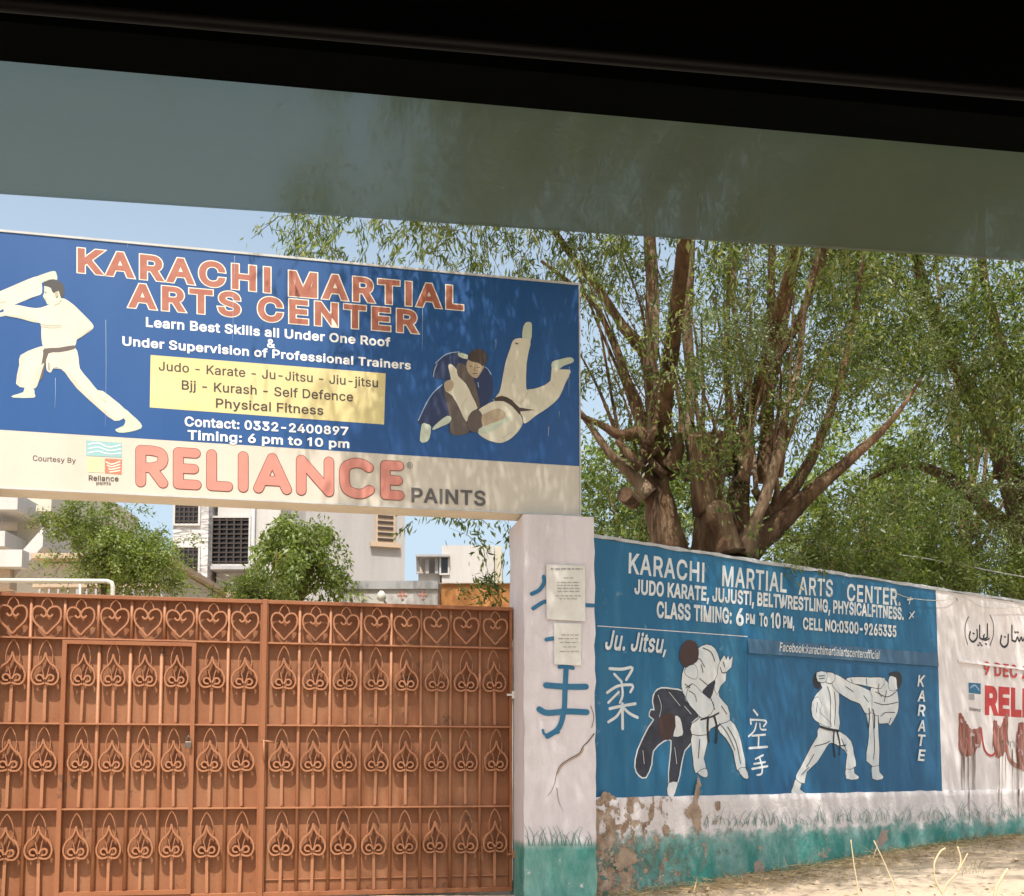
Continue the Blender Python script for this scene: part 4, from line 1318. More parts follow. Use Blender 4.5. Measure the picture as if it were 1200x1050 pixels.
for st in ([(230, 380), (280, 388), (340, 385)], [(345, 240), (330, 262), (300, 275)], [(430, 470), (445, 440), (440, 400)], [(340, 632), (300, 628)], [(540, 752), (560, 790), (600, 820)],
           [(120, 560), (135, 590)], [(190, 228), (150, 240)], [(-10, 262), (40, 250)]):
    a.stroke(st, .7, GS, 4, 0)
a.stroke([(274, 598), (275, 640)], .9, BN, 0, 0)
a.stroke([(252, 205), (262, 203)], .8, HR, 0, 0)
a.stroke([(250, 240), (262, 240)], .7, M['tan_print'], 0, 0)
a.poly([(308, 205), (322, 200), (326, 222), (314, 232)], M['tan_print'], 2)
a.build('printed_karate_man', sign)

# printed judo throw
a = Art(SIGN, 460, 360, 5.0)
NV, TN = M['navy_print'], M['tan_print']
a.poly([(245, 340), (300, 282), (385, 262), (440, 300), (440, 380), (480, 410), (540, 352), (580, 400), (582, 520), (500, 600), (430, 450), (380, 400), (340, 425), (240, 412)], NV)
a.poly([(145, 662), (200, 565), (290, 452), (350, 520), (395, 600), (432, 672), (470, 610), (500, 640), (470, 730), (340, 745), (320, 680), (230, 700), (170, 690)], NV)
a.poly([(380, 330), (435, 345), (470, 405), (510, 560), (495, 590), (430, 450), (382, 400)], BN)
a.poly([(300, 480), (345, 520), (395, 600), (430, 672), (445, 735), (345, 745), (335, 640)], BN)
for st in ([(250, 330), (300, 285), (340, 268), (392, 262)], [(150, 665), (200, 560), (240, 500), (292, 453)], [(540, 350), (560, 365), (578, 396)], [(240, 410), (245, 370), (262, 330)], [(500, 440), (505, 470)]):
    a.stroke(st, 1.0, M['pale_blue_print'], 4, 0)
a.poly([(385, 266), (440, 280), (438, 305), (390, 290)], SK, 2)
a.poly([(435, 322), (460, 300), (520, 320), (537, 345), (520, 380), (492, 416), (455, 398), (436, 362)], TN, 3)
a.poly([(440, 300), (455, 265), (485, 248), (520, 247), (552, 275), (553, 312), (532, 345), (505, 328), (462, 318)], M['dark_print'], 3)
for st in ([(452, 345), (468, 348)], [(495, 352), (512, 354)], [(470, 388), (495, 390)]):
    a.stroke(st, .8, M['dark_print'], 0, 0)
a.stroke([(482, 350), (478, 370), (488, 373)], .6, BN, 3, 0)
a.poly([(325, 345), (345, 335), (375, 365), (382, 402), (430, 450), (465, 520), (498, 592), (465, 612), (432, 672), (395, 600), (350, 520), (312, 492), (303, 445), (342, 422)], G, 2)
a.poly([(302, 445), (340, 425), (360, 450), (345, 488), (315, 492)], TN, 2)
a.stroke([(400, 590), (415, 560), (440, 530)], .7, GS, 4, 0)
a.poly([(172, 685), (200, 685), (225, 700), (216, 770), (190, 793), (160, 782)], SK, 2)
a.poly([(235, 708), (270, 672), (320, 637), (345, 650), (330, 680), (285, 700), (240, 720)], SK, 2)
a.poly([(762, 190), (765, 120), (780, 92), (800, 88), (816, 105), (808, 200)], SK, 3)
a.poly([(935, 322), (985, 305), (1040, 295), (1060, 306), (1055, 325), (1000, 345), (975, 365), (935, 362)], SK, 3)
a.poly([(740, 182), (806, 195), (800, 250), (785, 330), (782, 470), (800, 482), (860, 470), (925, 432), (932, 358), (985, 366), (1040, 368), (1035, 400), (1010, 450), (975, 530), (910, 590), (840, 635), (800, 668), (768, 682), (760, 640), (720, 600), (640, 545), (602, 532), (625, 500), (640, 440), (660, 330), (690, 240), (705, 198)], G, 2)
a.poly([(500, 612), (545, 575), (600, 550), (660, 555), (720, 592), (757, 650), (755, 700), (700, 765), (640, 795), (590, 790), (540, 770), (500, 735), (520, 690)], G, 3)
a.poly([(440, 655), (465, 612), (500, 602), (528, 640), (525, 705), (485, 735), (442, 712)], BN, 3)
a.poly([(522, 640), (560, 615), (620, 594), (660, 622), (640, 668), (580, 690), (532, 700)], TN, 3)
a.poly([(505, 715), (560, 690), (640, 660), (688, 640), (690, 655), (630, 700), (560, 738), (515, 742)], SK, 3)
a.poly([(590, 540), (640, 520), (700, 545), (742, 588), (838, 604), (748, 612), (762, 642), (738, 625), (700, 582), (650, 552), (602, 552)], M['dark_print'], 2)
for st in ([(535, 700), (620, 690), (660, 640)], [(600, 555), (590, 540)], [(700, 440), (720, 400)], [(800, 485), (770, 540), (740, 560)], [(930, 440), (950, 470)], [(640, 770), (700, 730)], [(720, 215), (735, 213)]):
    a.stroke(st, .8, GS, 4, 0)
a.stroke([(718, 212), (736, 216)], 1.6, M['brown_print'], 0, 0)
a.build('printed_judo_throw', sign)

# scratches and runs in the vinyl
a = Art(SIGN, 0, 0, 1, .0035)
for x, y0, y1 in ((124, 375, 500), (128, 515, 560), (65, 443, 478), (275, 300, 330), (273, 345, 400), (581, 398, 410), (495, 360, 412), (667, 430, 465), (655, 482, 490), (614, 270, 288), (643, 500, 512), (150, 283, 290)):
    a.stroke([(x, y0), (x + rr.uniform(-.5, .5), (y0 + y1) / 2), (x - .6, y1)], .55, M['pale_blue_print'] if y1 < 505 else M['sign_edge'], 3, 0, True)
    a.cut('scratch', sign)

# ------------------------------------------------------------------ painted boundary walls
zt0 = WALL.hit(700, 629)[1]
zt1 = WALL.hit(1200, 706)[1]
s_b = WALL.hit(1100, 800)[0]
sw0 = -.10
s_end = WALL.hit(1200, 800)[0] + 5.0
ztop = (zt0 + zt1) / 2
zpl0, zpl1 = WALL.hit(705, 934)[1], WALL.hit(1200, 925)[1]
zpl = (zpl0 + zpl1) / 2
DMG = random.Random(12)


def wtop(s):
    t = (s - 0) / (WALL.hit(1200, 800)[0])
    return zt0 + (zt1 - zt0) * min(1.2, max(0, t))


def plinth(s0, s1, parent):
    ns, nz = max(8, int((s1 - s0) / .04)), 16
    z0 = .1
    vs, fs, uvs = [], [], []
    rp = random.Random(int(s0 * 10) + 77)
    import mathutils.noise as mn
    for j in range(nz + 1):
        for i in range(ns + 1):
            s = s0 + (s1 - s0) * i / ns
            v = j / nz
            zz = .1 + (zpl - .1) * v
            nval = mn.fractal(Vector((s * 3, v * 2.2, 4.0)), .8, 2.0, 5)
            dm = max(0, 1 - s / 1.5)
            off = .012 + .006 * nval
            if dm > 0:
                off += .012 * dm + .045 * dm * mn.noise(Vector((s * 9, v * 6, 1.3))) + .02 * dm * mn.noise(Vector((s * 22, v * 14, 3.3)))
            off = max(off, .005)
            vs.append(WALL.pt(s, zz + (mn.noise(Vector((s * 5, 0, 0))) * .012 if j == nz else 0), off))
            uvs.append((s, v))
    n1 = ns + 1
    for j in range(nz):
        for i in range(ns):
            a_ = j * n1 + i
            fs.append([a_, a_ + 1, a_ + 1 + n1, a_ + n1])
    b = len(vs)                                            # top lip back to the wall
    for i in range(n1):
        p = WALL.pt(s0 + (s1 - s0) * i / ns, zpl, -.02)
        vs.append(p)
        uvs.append((s0 + (s1 - s0) * i / ns, 1))
    for i in range(ns):
        a_ = nz * n1 + i
        fs.append([a_, a_ + 1, b + i + 1, b + i])
    ob = new_mesh('plinth', vs, fs, M['plinth'], parent, True)
    ul = ob.data.uv_layers.new(name='UVMap')
    for lp in ob.data.loops:
        ul.data[lp.index].uv = uvs[lp.vertex_index]
    return ob


M['plinth'] = plinth_mat()


def coping(s0, s1, parent):
    rp = random.Random(int(s0 * 7) + 2)
    n = int((s1 - s0) / .12)
    pr = [(.012, -.012), (.014, .012), (-.02, .022), (-.2, .02), (-.222, .0), (-.222, -.012)]
    vs, fs = [], []
    for i in range(n + 1):
        s = s0 + (s1 - s0) * i / n
        for o, z in pr:
            vs.append(WALL.pt(s, wtop(s) + z + rp.uniform(-.008, .008), o + rp.uniform(-.004, .004)))
    k = len(pr)
    for i in range(n):
        for j in range(k):
            fs.append([i * k + j, (i + 1) * k + j, (i + 1) * k + (j + 1) % k, i * k + (j + 1) % k])
    fs += [list(range(k)), list(range(n * k, n * k + k))[::-1]]
    return new_mesh('coping', vs, fs, M['coping'], parent)


def wall_body(s0, s1, parent, mat):
    vs = []
    n = 12
    fs = []
    for i in range(n + 1):
        s = s0 + (s1 - s0) * i / n
        zt = wtop(s) - .012
        vs += [WALL.pt(s, .1, 0), WALL.pt(s, zt, 0), WALL.pt(s, zt, -.2), WALL.pt(s, .1, -.2)]
    for i in range(n):
        for j in range(4):
            a_, b_ = i * 4 + j, i * 4 + (j + 1) % 4
            fs.append([a_, a_ + 4, b_ + 4, b_])
    fs += [[3, 2, 1, 0], [n * 4, n * 4 + 1, n * 4 + 2, n * 4 + 3]]
    return new_mesh('wall_body', vs, fs, mat, parent)


bw = thing('boundary_wall', WALL.pt(s_b / 2, .35, -.1), 'bright blue painted wall with white lettering and martial arts figures beside the pillar', 'wall')
wall_body(sw0, s_b, bw, M['wall_blue'])
coping(sw0, s_b - .002, bw)
plinth(sw0, s_b + .0, bw)
# sunk line under the headline and the raised ledge on its right
a = Art(WALL, 0, 0, 1, .0012)
a.stroke([(700, 733.5), (780, 739), (876, 746)], .9, M['wall_white'], 4, 0)
a.off = .0012
a.build('scored_line', bw)
l0, l1 = WALL.hit(876, 765.5), WALL.hit(1098, 781)
sL0, sL1 = l0[0], s_b - .01
zl_b0, zl_b1 = l0[1], l1[1]
zl_t0, zl_t1 = WALL.hit(876, 748)[1], WALL.hit(1098, 765.5)[1]
mb = MB()
vs = []
for s, zb_, zt_ in ((sL0, zl_b0, zl_t0), (sL1, zl_b1, zl_t1)):
    vs += [WALL.pt(s, zb_, -.001), WALL.pt(s, zb_, .016), WALL.pt(s, zt_, .006), WALL.pt(s, zt_, -.001)]
new_mesh('ledge', vs, [[0, 4, 5, 1], [1, 5, 6, 2], [2, 6, 7, 3], [3, 2, 1, 0], [4, 5, 6, 7]], M['wall_ledge'], bw)
pq = [WALL.hit(*p) for p in ((876, 767), (1098, 782), (1098, 927), (874, 931))]
sheet_strip([pq[0], pq[1]], [pq[3], pq[2]], .002, 'figure_panel', M['wall_blue_dark'], bw, WALL)

W_, K_ = M['paint_white'], M['paint_black']
a = Art(WALL, 0, 0, 1, .0012)
for body, tl, bl, tr, br in (
        ('KARACHI', (737, 647.5), (736.5, 671), (825.5, 659.5), (825, 682)),
        ('MARTIAL', (846.5, 662.5), (846, 686), (922, 672), (921.5, 694)),
        ('ARTS', (936, 675.5), (935.5, 696), (976, 679.5), (975.5, 699)),
        ('CENTER.', (992.5, 684), (992, 703.5), (1055, 690.5), (1055, 709.5))):
    a.text(body, tl, bl, tr, br, W_, .018, spacing=1.05)
    a.cut('painted_word', bw)
for body, tl, bl, tr, br in (
        ('JUDO KARATE, JUJUSTI, BELTWRESTLING, PHYSICALFITNESS.', (743.5, 678.5), (743, 695.3), (1058.5, 712), (1058.5, 726)),
        ('CLASS TIMING:', (769.3, 704.5), (769, 723), (857, 712.5), (857, 730.5)),
        ('6', (862, 712.5), (862, 732), (871, 713), (871, 732.8)),
        ('PM', (873.5, 718.5), (873.5, 730), (884, 720), (884, 731)),
        ('To', (889, 718), (889, 733), (899, 719), (899, 734)),
        ('10', (902.5, 717.5), (902.5, 735), (914, 718.5), (914, 736)),
        ('PM,', (917, 721.5), (917, 735), (930, 723), (930, 736)),
        ('CELL NO:0300-9265335', (940, 723.5), (940, 737), (1049.5, 733.3), (1049.5, 746.3))):
    a.text(body, tl, bl, tr, br, W_, .03, spacing=.96)
    a.cut('painted_word', bw)
a.text('Ju. Jitsu,', (709, 738), (708, 760.5), (780.5, 744.5), (780, 765), W_, .02, .25)
a.cut('painted_word', bw)
for ch, y0 in zip('KARATE', (791, 808.5, 825.5, 843.5, 860.5, 878)):
    a.text(ch, (1074.5, y0), (1074, y0 + 13), (1083.5, y0 + .6), (1083, y0 + 13.6), W_, .02, .12)
    a.cut('painted_letter', bw)
a.stroke([(1062, 703), (1068, 702)], 2, W_, 0)
a.stroke([(1066, 700), (1064, 708)], 1.4, W_, 0)
a.cut('painted_star', bw)
a.stroke([(1064, 725), (1070, 717)], 1.8, W_, 0)
a.stroke([(1065, 718), (1069, 724)], 1.2, W_, 0)
a.build('painted_star', bw)
a = Art(WALL, 0, 0, 1, .0172)
a.text('Facebook:karachimartialartscenterofficial', (912, 753), (911.8, 763), (1029, 763), (1029, 772.5), W_, .012, .15)
a.build('ledge_lettering', bw)
# brush characters
a = Art(WALL, 690, 620, 3.088, .0012)
for ci, (st, w) in enumerate((([(75, 505), (120, 507), (158, 502), (135, 545)], 3.6), ([(92, 525), (118, 552)], 3.4), ([(66, 592), (105, 568), (158, 565), (150, 590)], 3.4), ([(118, 552), (122, 600), (112, 628)], 3.2),
              ([(108, 590), (70, 628)], 3.0), ([(75, 650), (120, 640), (168, 632)], 3.6), ([(121, 632), (122, 722)], 4.0), ([(118, 650), (100, 678), (70, 698)], 3.4), ([(126, 648), (148, 668), (176, 682)], 3.6),
              ([(596, 655), (610, 673)], 2.6), ([(584, 688), (586, 705)], 2.4), ([(586, 690), (640, 694), (632, 714)], 2.4), ([(606, 702), (598, 730), (578, 750)], 2.2), ([(618, 704), (622, 724), (640, 726)], 2.2),
              ([(590, 748), (638, 744)], 2.4), ([(614, 746), (613, 788)], 2.4), ([(580, 793), (645, 788)], 2.8), ([(630, 818), (602, 832)], 2.2), ([(597, 850), (638, 843)], 2.4), ([(590, 868), (646, 858)], 2.6),
              ([(618, 830), (626, 860), (624, 885), (608, 890)], 2.4))):
    a.stroke(st, w, W_, 4, 4)
    if ci in (8, 16, 20):
        a.cut('painted_character', bw)

# ju jitsu pair
a = Art(WALL, 690, 620, 3.088, .0012)
body = [(240, 592), (262, 577), (300, 580), (340, 588), (350, 620), (388, 655), (396, 680), (372, 700), (371, 770), (346, 800), (332, 860), (320, 916), (290, 916), (294, 840), (299, 765), (270, 766), (232, 802), (226, 850), (206, 897), (182, 890), (168, 860), (178, 800), (216, 720), (236, 690), (220, 676), (225, 655), (238, 656), (232, 622)]
a.poly(body, M['paint_navy'], 2, W_, 3.4)
a.poly([(288, 920), (320, 916), (316, 940), (305, 968), (285, 962)], W_, 2, K_, 1.4)
a.poly([(252, 690), (275, 668), (300, 668), (318, 700), (312, 742), (285, 764), (255, 745)], M['paint_maroon'], 3)
a.poly([(312, 676), (330, 685), (338, 720), (338, 746), (305, 750), (314, 715)], W_, 2)
for st in ([(250, 600), (262, 640), (255, 680)], [(290, 590), (330, 640)], [(310, 790), (318, 850)], [(195, 800), (200, 850)], [(345, 640), (370, 670)]):
    a.stroke(st, .7, W_, 4, 0)
a.poly([(374, 742), (425, 742), (428, 775), (415, 830), (423, 868), (385, 882), (377, 830), (372, 790)], W_, 2, K_, 1.6)
a.poly([(394, 880), (422, 866), (429, 885), (425, 898), (408, 894)], W_, 2, K_, 1.3)
a.poly([(465, 720), (508, 690), (540, 735), (556, 800), (566, 860), (536, 872), (522, 805), (494, 755)], W_, 2, K_, 1.6)
a.poly([(540, 871), (565, 864), (577, 900), (560, 900)], W_, 2, K_, 1.3)
a.poly([(395, 432), (425, 418), (455, 432), (473, 480), (466, 530), (470, 605), (500, 640), (509, 690), (478, 703), (440, 722), (425, 743), (372, 742), (372, 705), (402, 682), (372, 642), (340, 592), (335, 550), (345, 500), (385, 475), (392, 452)], W_, 2, K_, 1.7)
a.poly([(465, 525), (468, 495), (488, 457), (496, 474), (503, 458), (508, 475), (519, 460), (514, 500), (496, 517), (494, 548), (475, 568), (462, 600), (452, 560)], W_, 2, K_, 1.4)
a.poly([(326, 470), (332, 428), (356, 402), (386, 410), (397, 442), (392, 476), (378, 488), (350, 502), (338, 492)], M['paint_maroon'], 3)
a.poly([(350, 503), (380, 490), (392, 515), (388, 542), (362, 536), (346, 520)], W_, 2, K_, 1.2)
a.poly([(410, 585), (455, 545), (452, 575), (440, 612), (420, 612)], M['paint_navy'], 2)
a.poly([(372, 560), (405, 590), (440, 620), (452, 640), (440, 668), (410, 684), (385, 660), (350, 612)], W_, 2, K_, 1.4)
for st in ([(385, 478), (400, 470), (418, 500)], [(398, 540), (440, 575)], [(360, 585), (382, 600), (388, 625)], [(345, 560), (365, 575)], [(440, 612), (455, 655)], [(478, 640), (498, 670)], [(470, 702), (500, 740), (528, 800)],
           [(400, 760), (395, 830)], [(410, 430), (440, 445), (455, 480)], [(500, 715), (530, 770), (548, 850)], [(474, 500), (482, 520), (495, 518)], [(485, 480), (490, 500)], [(350, 575), (372, 560)], [(405, 490), (412, 520)]):
    a.stroke(st, 1.1, K_, 4, 0)
a.stroke([(430, 678), (428, 720), (432, 772)], 3.4, K_, 3, 0)
a.stroke([(450, 672), (462, 720), (458, 776)], 3.4, K_, 3, 0)
a.stroke([(402, 690), (440, 680), (470, 665)], 2.0, K_, 3, 0)
a.build('painted_ju_jitsu_pair', bw)

# karate pair
a = Art(WALL, 920, 640, 3.282, .0030)
a.poly([(112, 492), (128, 484), (138, 500), (136, 542), (118, 548), (105, 522)], K_, 3)
a.poly([(42, 893), (62, 912), (56, 935), (76, 950), (70, 959), (24, 955), (30, 925)], W_, 2, K_, 1.2)
a.poly([(235, 850), (262, 847), (265, 873), (281, 885), (276, 896), (235, 894)], W_, 2, K_, 1.2)
a.poly([(335, 830), (358, 838), (361, 868), (376, 885), (370, 896), (335, 894)], W_, 2, K_, 1.2)
a.poly([(130, 698), (205, 712), (252, 750), (263, 800), (271, 846), (232, 856), (238, 800), (212, 772), (176, 756), (158, 772), (122, 830), (82, 868), (73, 912), (45, 900), (42, 880), (60, 848), (100, 770), (124, 730)], W_, 2, K_, 1.4)
a.poly([(135, 527), (165, 518), (205, 560), (204, 640), (205, 706), (135, 694), (130, 670), (102, 642), (104, 600), (120, 568), (142, 545)], W_, 2, K_, 1.4)
a.poly([(102, 600), (125, 580), (140, 612), (132, 640), (175, 680), (170, 696), (130, 680), (104, 655)], W_, 2, K_, 1.2)
a.poly([(305, 598), (350, 618), (356, 700), (359, 842), (312, 826), (318, 760), (321, 700)], W_, 2, K_, 1.4)
a.poly([(326, 562), (336, 540), (380, 512), (402, 540), (430, 560), (434, 620), (425, 652), (402, 690), (392, 680), (360, 682), (358, 652), (330, 640)], W_, 2, K_, 1.4)
a.poly([(236, 508), (286, 504), (330, 506), (382, 508), (368, 546), (330, 542), (282, 531), (240, 527)], W_, 2, K_, 1.3)
a.poly([(185, 492), (215, 505), (250, 526), (322, 555), (332, 600), (326, 642), (305, 640), (286, 606), (250, 592), (196, 556), (178, 524)], W_, 2, K_, 1.4)
a.poly([(150, 490), (172, 486), (190, 495), (185, 520), (168, 528), (150, 515)], W_, 2, K_, 1.6)
a.poly([(120, 486), (154, 484), (160, 500), (152, 522), (124, 520)], W_, 2, K_, 1.2)
a.poly([(400, 502), (426, 498), (430, 550), (402, 554), (396, 530)], W_, 2, K_, .9)
a.poly([(400, 498), (405, 486), (424, 482), (442, 490), (447, 522), (432, 552), (427, 530), (424, 506)], K_, 2)
for st in ([(160, 540), (172, 580), (172, 690)], [(188, 560), (192, 620), (188, 690)], [(122, 600), (118, 640)], [(110, 770), (150, 760), (170, 750)], [(80, 850), (110, 800)], [(215, 740), (235, 790)], [(345, 560), (390, 580), (425, 560)],
           [(340, 600), (380, 610), (432, 600)], [(365, 655), (385, 640), (420, 640)], [(395, 688), (405, 660)], [(335, 650), (342, 760), (338, 820)], [(300, 575), (318, 600)], [(230, 540), (260, 560)], [(250, 508), (256, 526)], [(310, 508), (312, 536)],
           [(126, 500), (150, 498)], [(128, 510), (150, 508)], [(360, 530), (355, 555), (370, 580)], [(388, 555), (378, 600)], [(60, 880), (90, 850)]):
    a.stroke(st, .9, K_, 4, 0)
a.stroke([(133, 694), (165, 704), (205, 711)], 3.0, K_, 3, 0)
a.stroke([(186, 712), (184, 760), (190, 812)], 2.2, K_, 3, 0)
a.stroke([(198, 714), (208, 760), (207, 806)], 2.2, K_, 3, 0)
a.stroke([(320, 622), (322, 660), (318, 700)], 1.6, K_, 3, 0)
a.stroke([(334, 626), (342, 660), (340, 702)], 1.6, K_, 3, 0)
a.stroke([(200, 770), (232, 765)], 1.4, K_, 0, 0)
a.build('painted_karate_pair', bw)


def painted_grass(px0, px1, parent, seed, off=.022):
    rp = random.Random(seed)
    a = Art(WALL, 0, 0, 1, off)
    x = px0
    while x < px1:
        t = (x - 700) / 500
        yb = 972 - 16 * t + rp.uniform(-2, 3)
        h = rp.uniform(6, 25) * (1 - .25 * t)
        l = rp.choice((-1, 1)) * rp.uniform(2, 9)
        a.stroke([(x, yb), (x + l * .3, yb - h * .6), (x + l, yb - h)], rp.uniform(.6, 1.1), M['faded_grass'], 3, 0, True)
        a.off = off + rp.random() * .003
        x += rp.choice((rp.uniform(.6, 2), rp.uniform(1.5, 5)))
    a.build('painted_grass', parent)


a = Art(WALL, 690, 900, 2.353, .024)
for pts in ([(298, 25), (304, 50), (296, 90), (306, 130), (304, 185), (290, 180), (280, 150), (258, 125), (262, 112), (280, 95), (288, 60)],
            [(30, 70), (68, 78), (66, 105), (50, 130), (34, 122)], [(345, 92), (357, 92), (356, 116), (346, 116)], [(98, 108), (115, 104), (124, 118), (110, 126)],
            [(72, 215), (110, 228), (135, 250), (108, 272), (76, 285), (62, 262)], [(196, 160), (214, 158), (220, 176), (204, 182)], [(34, 150), (50, 155), (46, 178), (36, 176)]):
    rj = random.Random(len(pts) + int(pts[0][0]))
    pp = catmull(pts, 7, True)
    cx_, cy_ = sum(p[0] for p in pp) / len(pp), sum(p[1] for p in pp) / len(pp)
    a.poly([(cx_ + (x - cx_) * rj.uniform(.72, 1.12), cy_ + (y - cy_) * rj.uniform(.78, 1.1)) for x, y in pp], M['bare_plaster'], 0)
    a.cut('plaster_chip', bw)
painted_grass(822, 1098, bw, 4)

# white stretch of the wall
ww = thing('boundary_wall', WALL.pt(s_b + 3, .5, -.1), 'white painted wall with red sponsor lettering, continuing the blue wall', 'wall')
wall_body(s_b + .002, s_end, ww, M['wall_white'])
coping(s_b + .002, s_end, ww)
plinth(s_b + .002, s_end, ww)
pq = [WALL.hit(*p) for p in ((1122, 776), (1230, 793), (1230, 925), (1122, 926))]
mb = MB()
for q0, q1 in ((pq[0], pq[1]),):
    vs = [WALL.pt(q0[0], q0[1], 0), WALL.pt(q1[0] + 2.5, q1[1], 0), WALL.pt(q1[0] + 2.5, q1[1] + .03, .0), WALL.pt(q0[0], q0[1] + .03, 0),
          WALL.pt(q0[0], q0[1], .02), WALL.pt(q1[0] + 2.5, q1[1], .02), WALL.pt(q1[0] + 2.5, q1[1] + .03, .012), WALL.pt(q0[0], q0[1] + .03, .012)]
    new_mesh('ledge', vs, [[0, 1, 5, 4], [4, 5, 6, 7], [7, 6, 2, 3], [0, 4, 7, 3], [1, 2, 6, 5]], M['wall_white'], ww)
RD = M['paint_red']
a = Art(WALL, 920, 640, 3.282, .013)
a.text('9 DEC 2', (1152, 775), (1152, 790.5), (1202.5, 781), (1202.5, 795.5), RD, .02, spacing=1.1)
a.off = .0012
a.text('RELI', (1154, 803), (1154, 835), (1203, 807), (1203, 838.5), RD, .05, spacing=.95)
a.poly([(705, 525), (752, 528), (752, 570), (706, 564)], M['paint_blue'], 0)
a.stroke([(712, 545), (730, 535), (746, 555)], 1.8, M['pale_blue_print'], 4, 0)
a.poly([(706, 568), (728, 569), (728, 592), (706, 590)], M['b_grey'], 0)
a.text('Reliance', (1136, 828.6), (1136, 832.6), (1149, 830), (1149, 834), M['grey_print'], .01)
a.text('ma', (1179, 866), (1179, 875), (1196.5, 867), (1196.5, 876), M['b_grey'], .0)
a.build('sponsor_lettering', ww)
# Urdu words painted with a brush
a = Art(WALL, 920, 640, 3.282, .0012)
for st, w in (([(705, 272), (694, 300), (692, 340), (702, 378)], 1.4), ([(788, 265), (801, 300), (800, 345), (788, 382)], 1.4),
              ([(712, 330), (708, 352), (722, 368), (738, 352), (738, 322)], 2.6), ([(748, 305), (748, 352)], 2.6), ([(748, 352), (760, 358), (766, 340)], 2.4),
              ([(778, 300), (778, 350)], 2.4), ([(778, 350), (768, 356), (762, 346)], 2.2), ([(785, 355), (770, 362), (752, 356)], 1.8),
              ([(832, 345), (828, 372), (842, 388), (856, 375), (858, 340)], 2.8), ([(872, 305), (872, 362)], 2.6), ([(872, 362), (886, 366), (893, 350), (900, 366), (908, 350), (913, 364), (922, 352)], 2.4),
              ([(922, 352), (940, 340), (930, 300), (960, 270)], 2.6), ([(922, 290), (945, 268)], 2.0)):
    a.stroke(st, w, K_, 4, 4)
for x, y in ((724, 335), (748, 372), (742, 380), (754, 380), (772, 375), (844, 348), (884, 330), (893, 330)):
    a.stroke([(x - 2, y), (x + 3, y + 2)], 1.8, K_, 0)
a.build('urdu_lettering', ww)
# scrawled red-brown paint with runs
a = Art(WALL, 920, 640, 3.282, .0022)
SM = M['smear']
for pts in ([(668, 645), (690, 665), (716, 705), (750, 695), (748, 745), (724, 800), (690, 808), (668, 780)], [(800, 680), (815, 670), (822, 705), (845, 655), (856, 650), (852, 740), (840, 800), (812, 815), (800, 760)],
            [(895, 690), (920, 680), (960, 720), (965, 830), (905, 850), (890, 820)]):
    rj = random.Random(int(pts[0][0]))
    a.poly([(x + rj.uniform(-3, 3), y + rj.uniform(-4, 4)) for x, y in catmull(pts, 6, True)], SM, 0)
rp = random.Random(21)
for x0, x1, ya, yb in ((670, 700, 650, 790), (690, 730, 700, 808), (715, 752, 690, 780), (800, 822, 675, 800), (818, 842, 690, 812), (842, 856, 650, 790)):
    for k in range(7):
        x = rp.uniform(x0, x1)
        t = (x - x0) / (x1 - x0)
        a.stroke([(x, ya + rp.uniform(-4, 40) + 30 * math.sin(t * 3)), (x + rp.uniform(-4, 4), (ya + yb) / 2), (x + rp.uniform(-6, 6), yb - rp.uniform(0, 40))],
                 rp.uniform(1.4, 3.4), rp.choice((SM, SM, SM, M['drip'], M['smear_pale'])), 4, 4)
a.stroke([(752, 700), (765, 780), (790, 806), (812, 790)], 2.6, RD, 5)
a.stroke([(850, 770), (862, 820), (900, 850), (960, 860)], 5.0, SM, 5)
for k in range(14):
    x = rp.uniform(890, 965)
    a.stroke([(x, 690 + rp.uniform(0, 50)), (x + rp.uniform(-5, 5), 770), (x + rp.uniform(-8, 8), 850 - rp.uniform(0, 40))], rp.uniform(1.4, 3.6), rp.choice((SM, SM, SM, M['drip'], M['smear_pale'])), 4, 4)
rp = random.Random(21)
for k in range(34):
    x = rp.choice((rp.uniform(670, 730), rp.uniform(805, 845), rp.uniform(870, 925)))
    y0, y1 = rp.uniform(760, 820), rp.uniform(860, 1040)
    a.stroke([(x, y0), (x + rp.uniform(-2, 2), (y0 + y1) / 2), (x + rp.uniform(-3, 3), y1)], rp.uniform(.5, 1.5), M['drip'], 3, 3, True)
a.off = .024
for k in range(10):
    x = rp.choice((rp.uniform(680, 720), rp.uniform(810, 840), rp.uniform(880, 925)))
    a.stroke([(x, 935), (x + rp.uniform(-2, 2), 990), (x, rp.uniform(1000, 1080))], rp.uniform(.8, 1.8), M['drip'], 3, 3, True)
a.build('paint_smear', ww)
painted_grass(1098, 1260, ww, 9)

# ------------------------------------------------------------------ trees
def leaf_geo(rs, n_leaf, c, d, ln, droop, L, W, spread, hang):
    """leaves on drooping twigs. c,d (n,3) twig roots and directions"""
    n = len(c)
    idx = np.repeat(np.arange(n), n_leaf)
    t = rs.random(len(idx)) ** .8
    lnv = (ln * (.6 + .8 * rs.random(n)))[idx]
    pos = c[idx] + d[idx] * (t * lnv)[:, None]
    pos[:, 2] -= droop * (t ** 2) * lnv
    pos += rs.normal(0, spread, pos.shape)
    ld = d[idx] * .5 + rs.normal(0, .75, pos.shape)
    ld[:, 2] -= hang
    ld /= np.linalg.norm(ld, axis=1)[:, None]
    sv = np.cross(ld, rs.normal(0, 1, pos.shape))
    sv /= np.linalg.norm(sv, axis=1)[:, None] + 1e-9
    ll = (L * (.4 + 1.1 * rs.random(len(idx)) ** 1.3))[:, None]
    wv = (W * (.6 + .8 * rs.random(len(idx))))[:, None]
    up = np.cross(sv, ld)
    v = np.stack([pos, pos + ld * ll * .45 + sv * wv + up * ll * .06, pos + ld * ll, pos + ld * ll * .45 - sv * wv + up * ll * .06], 1)
    return v.reshape(-1, 3)


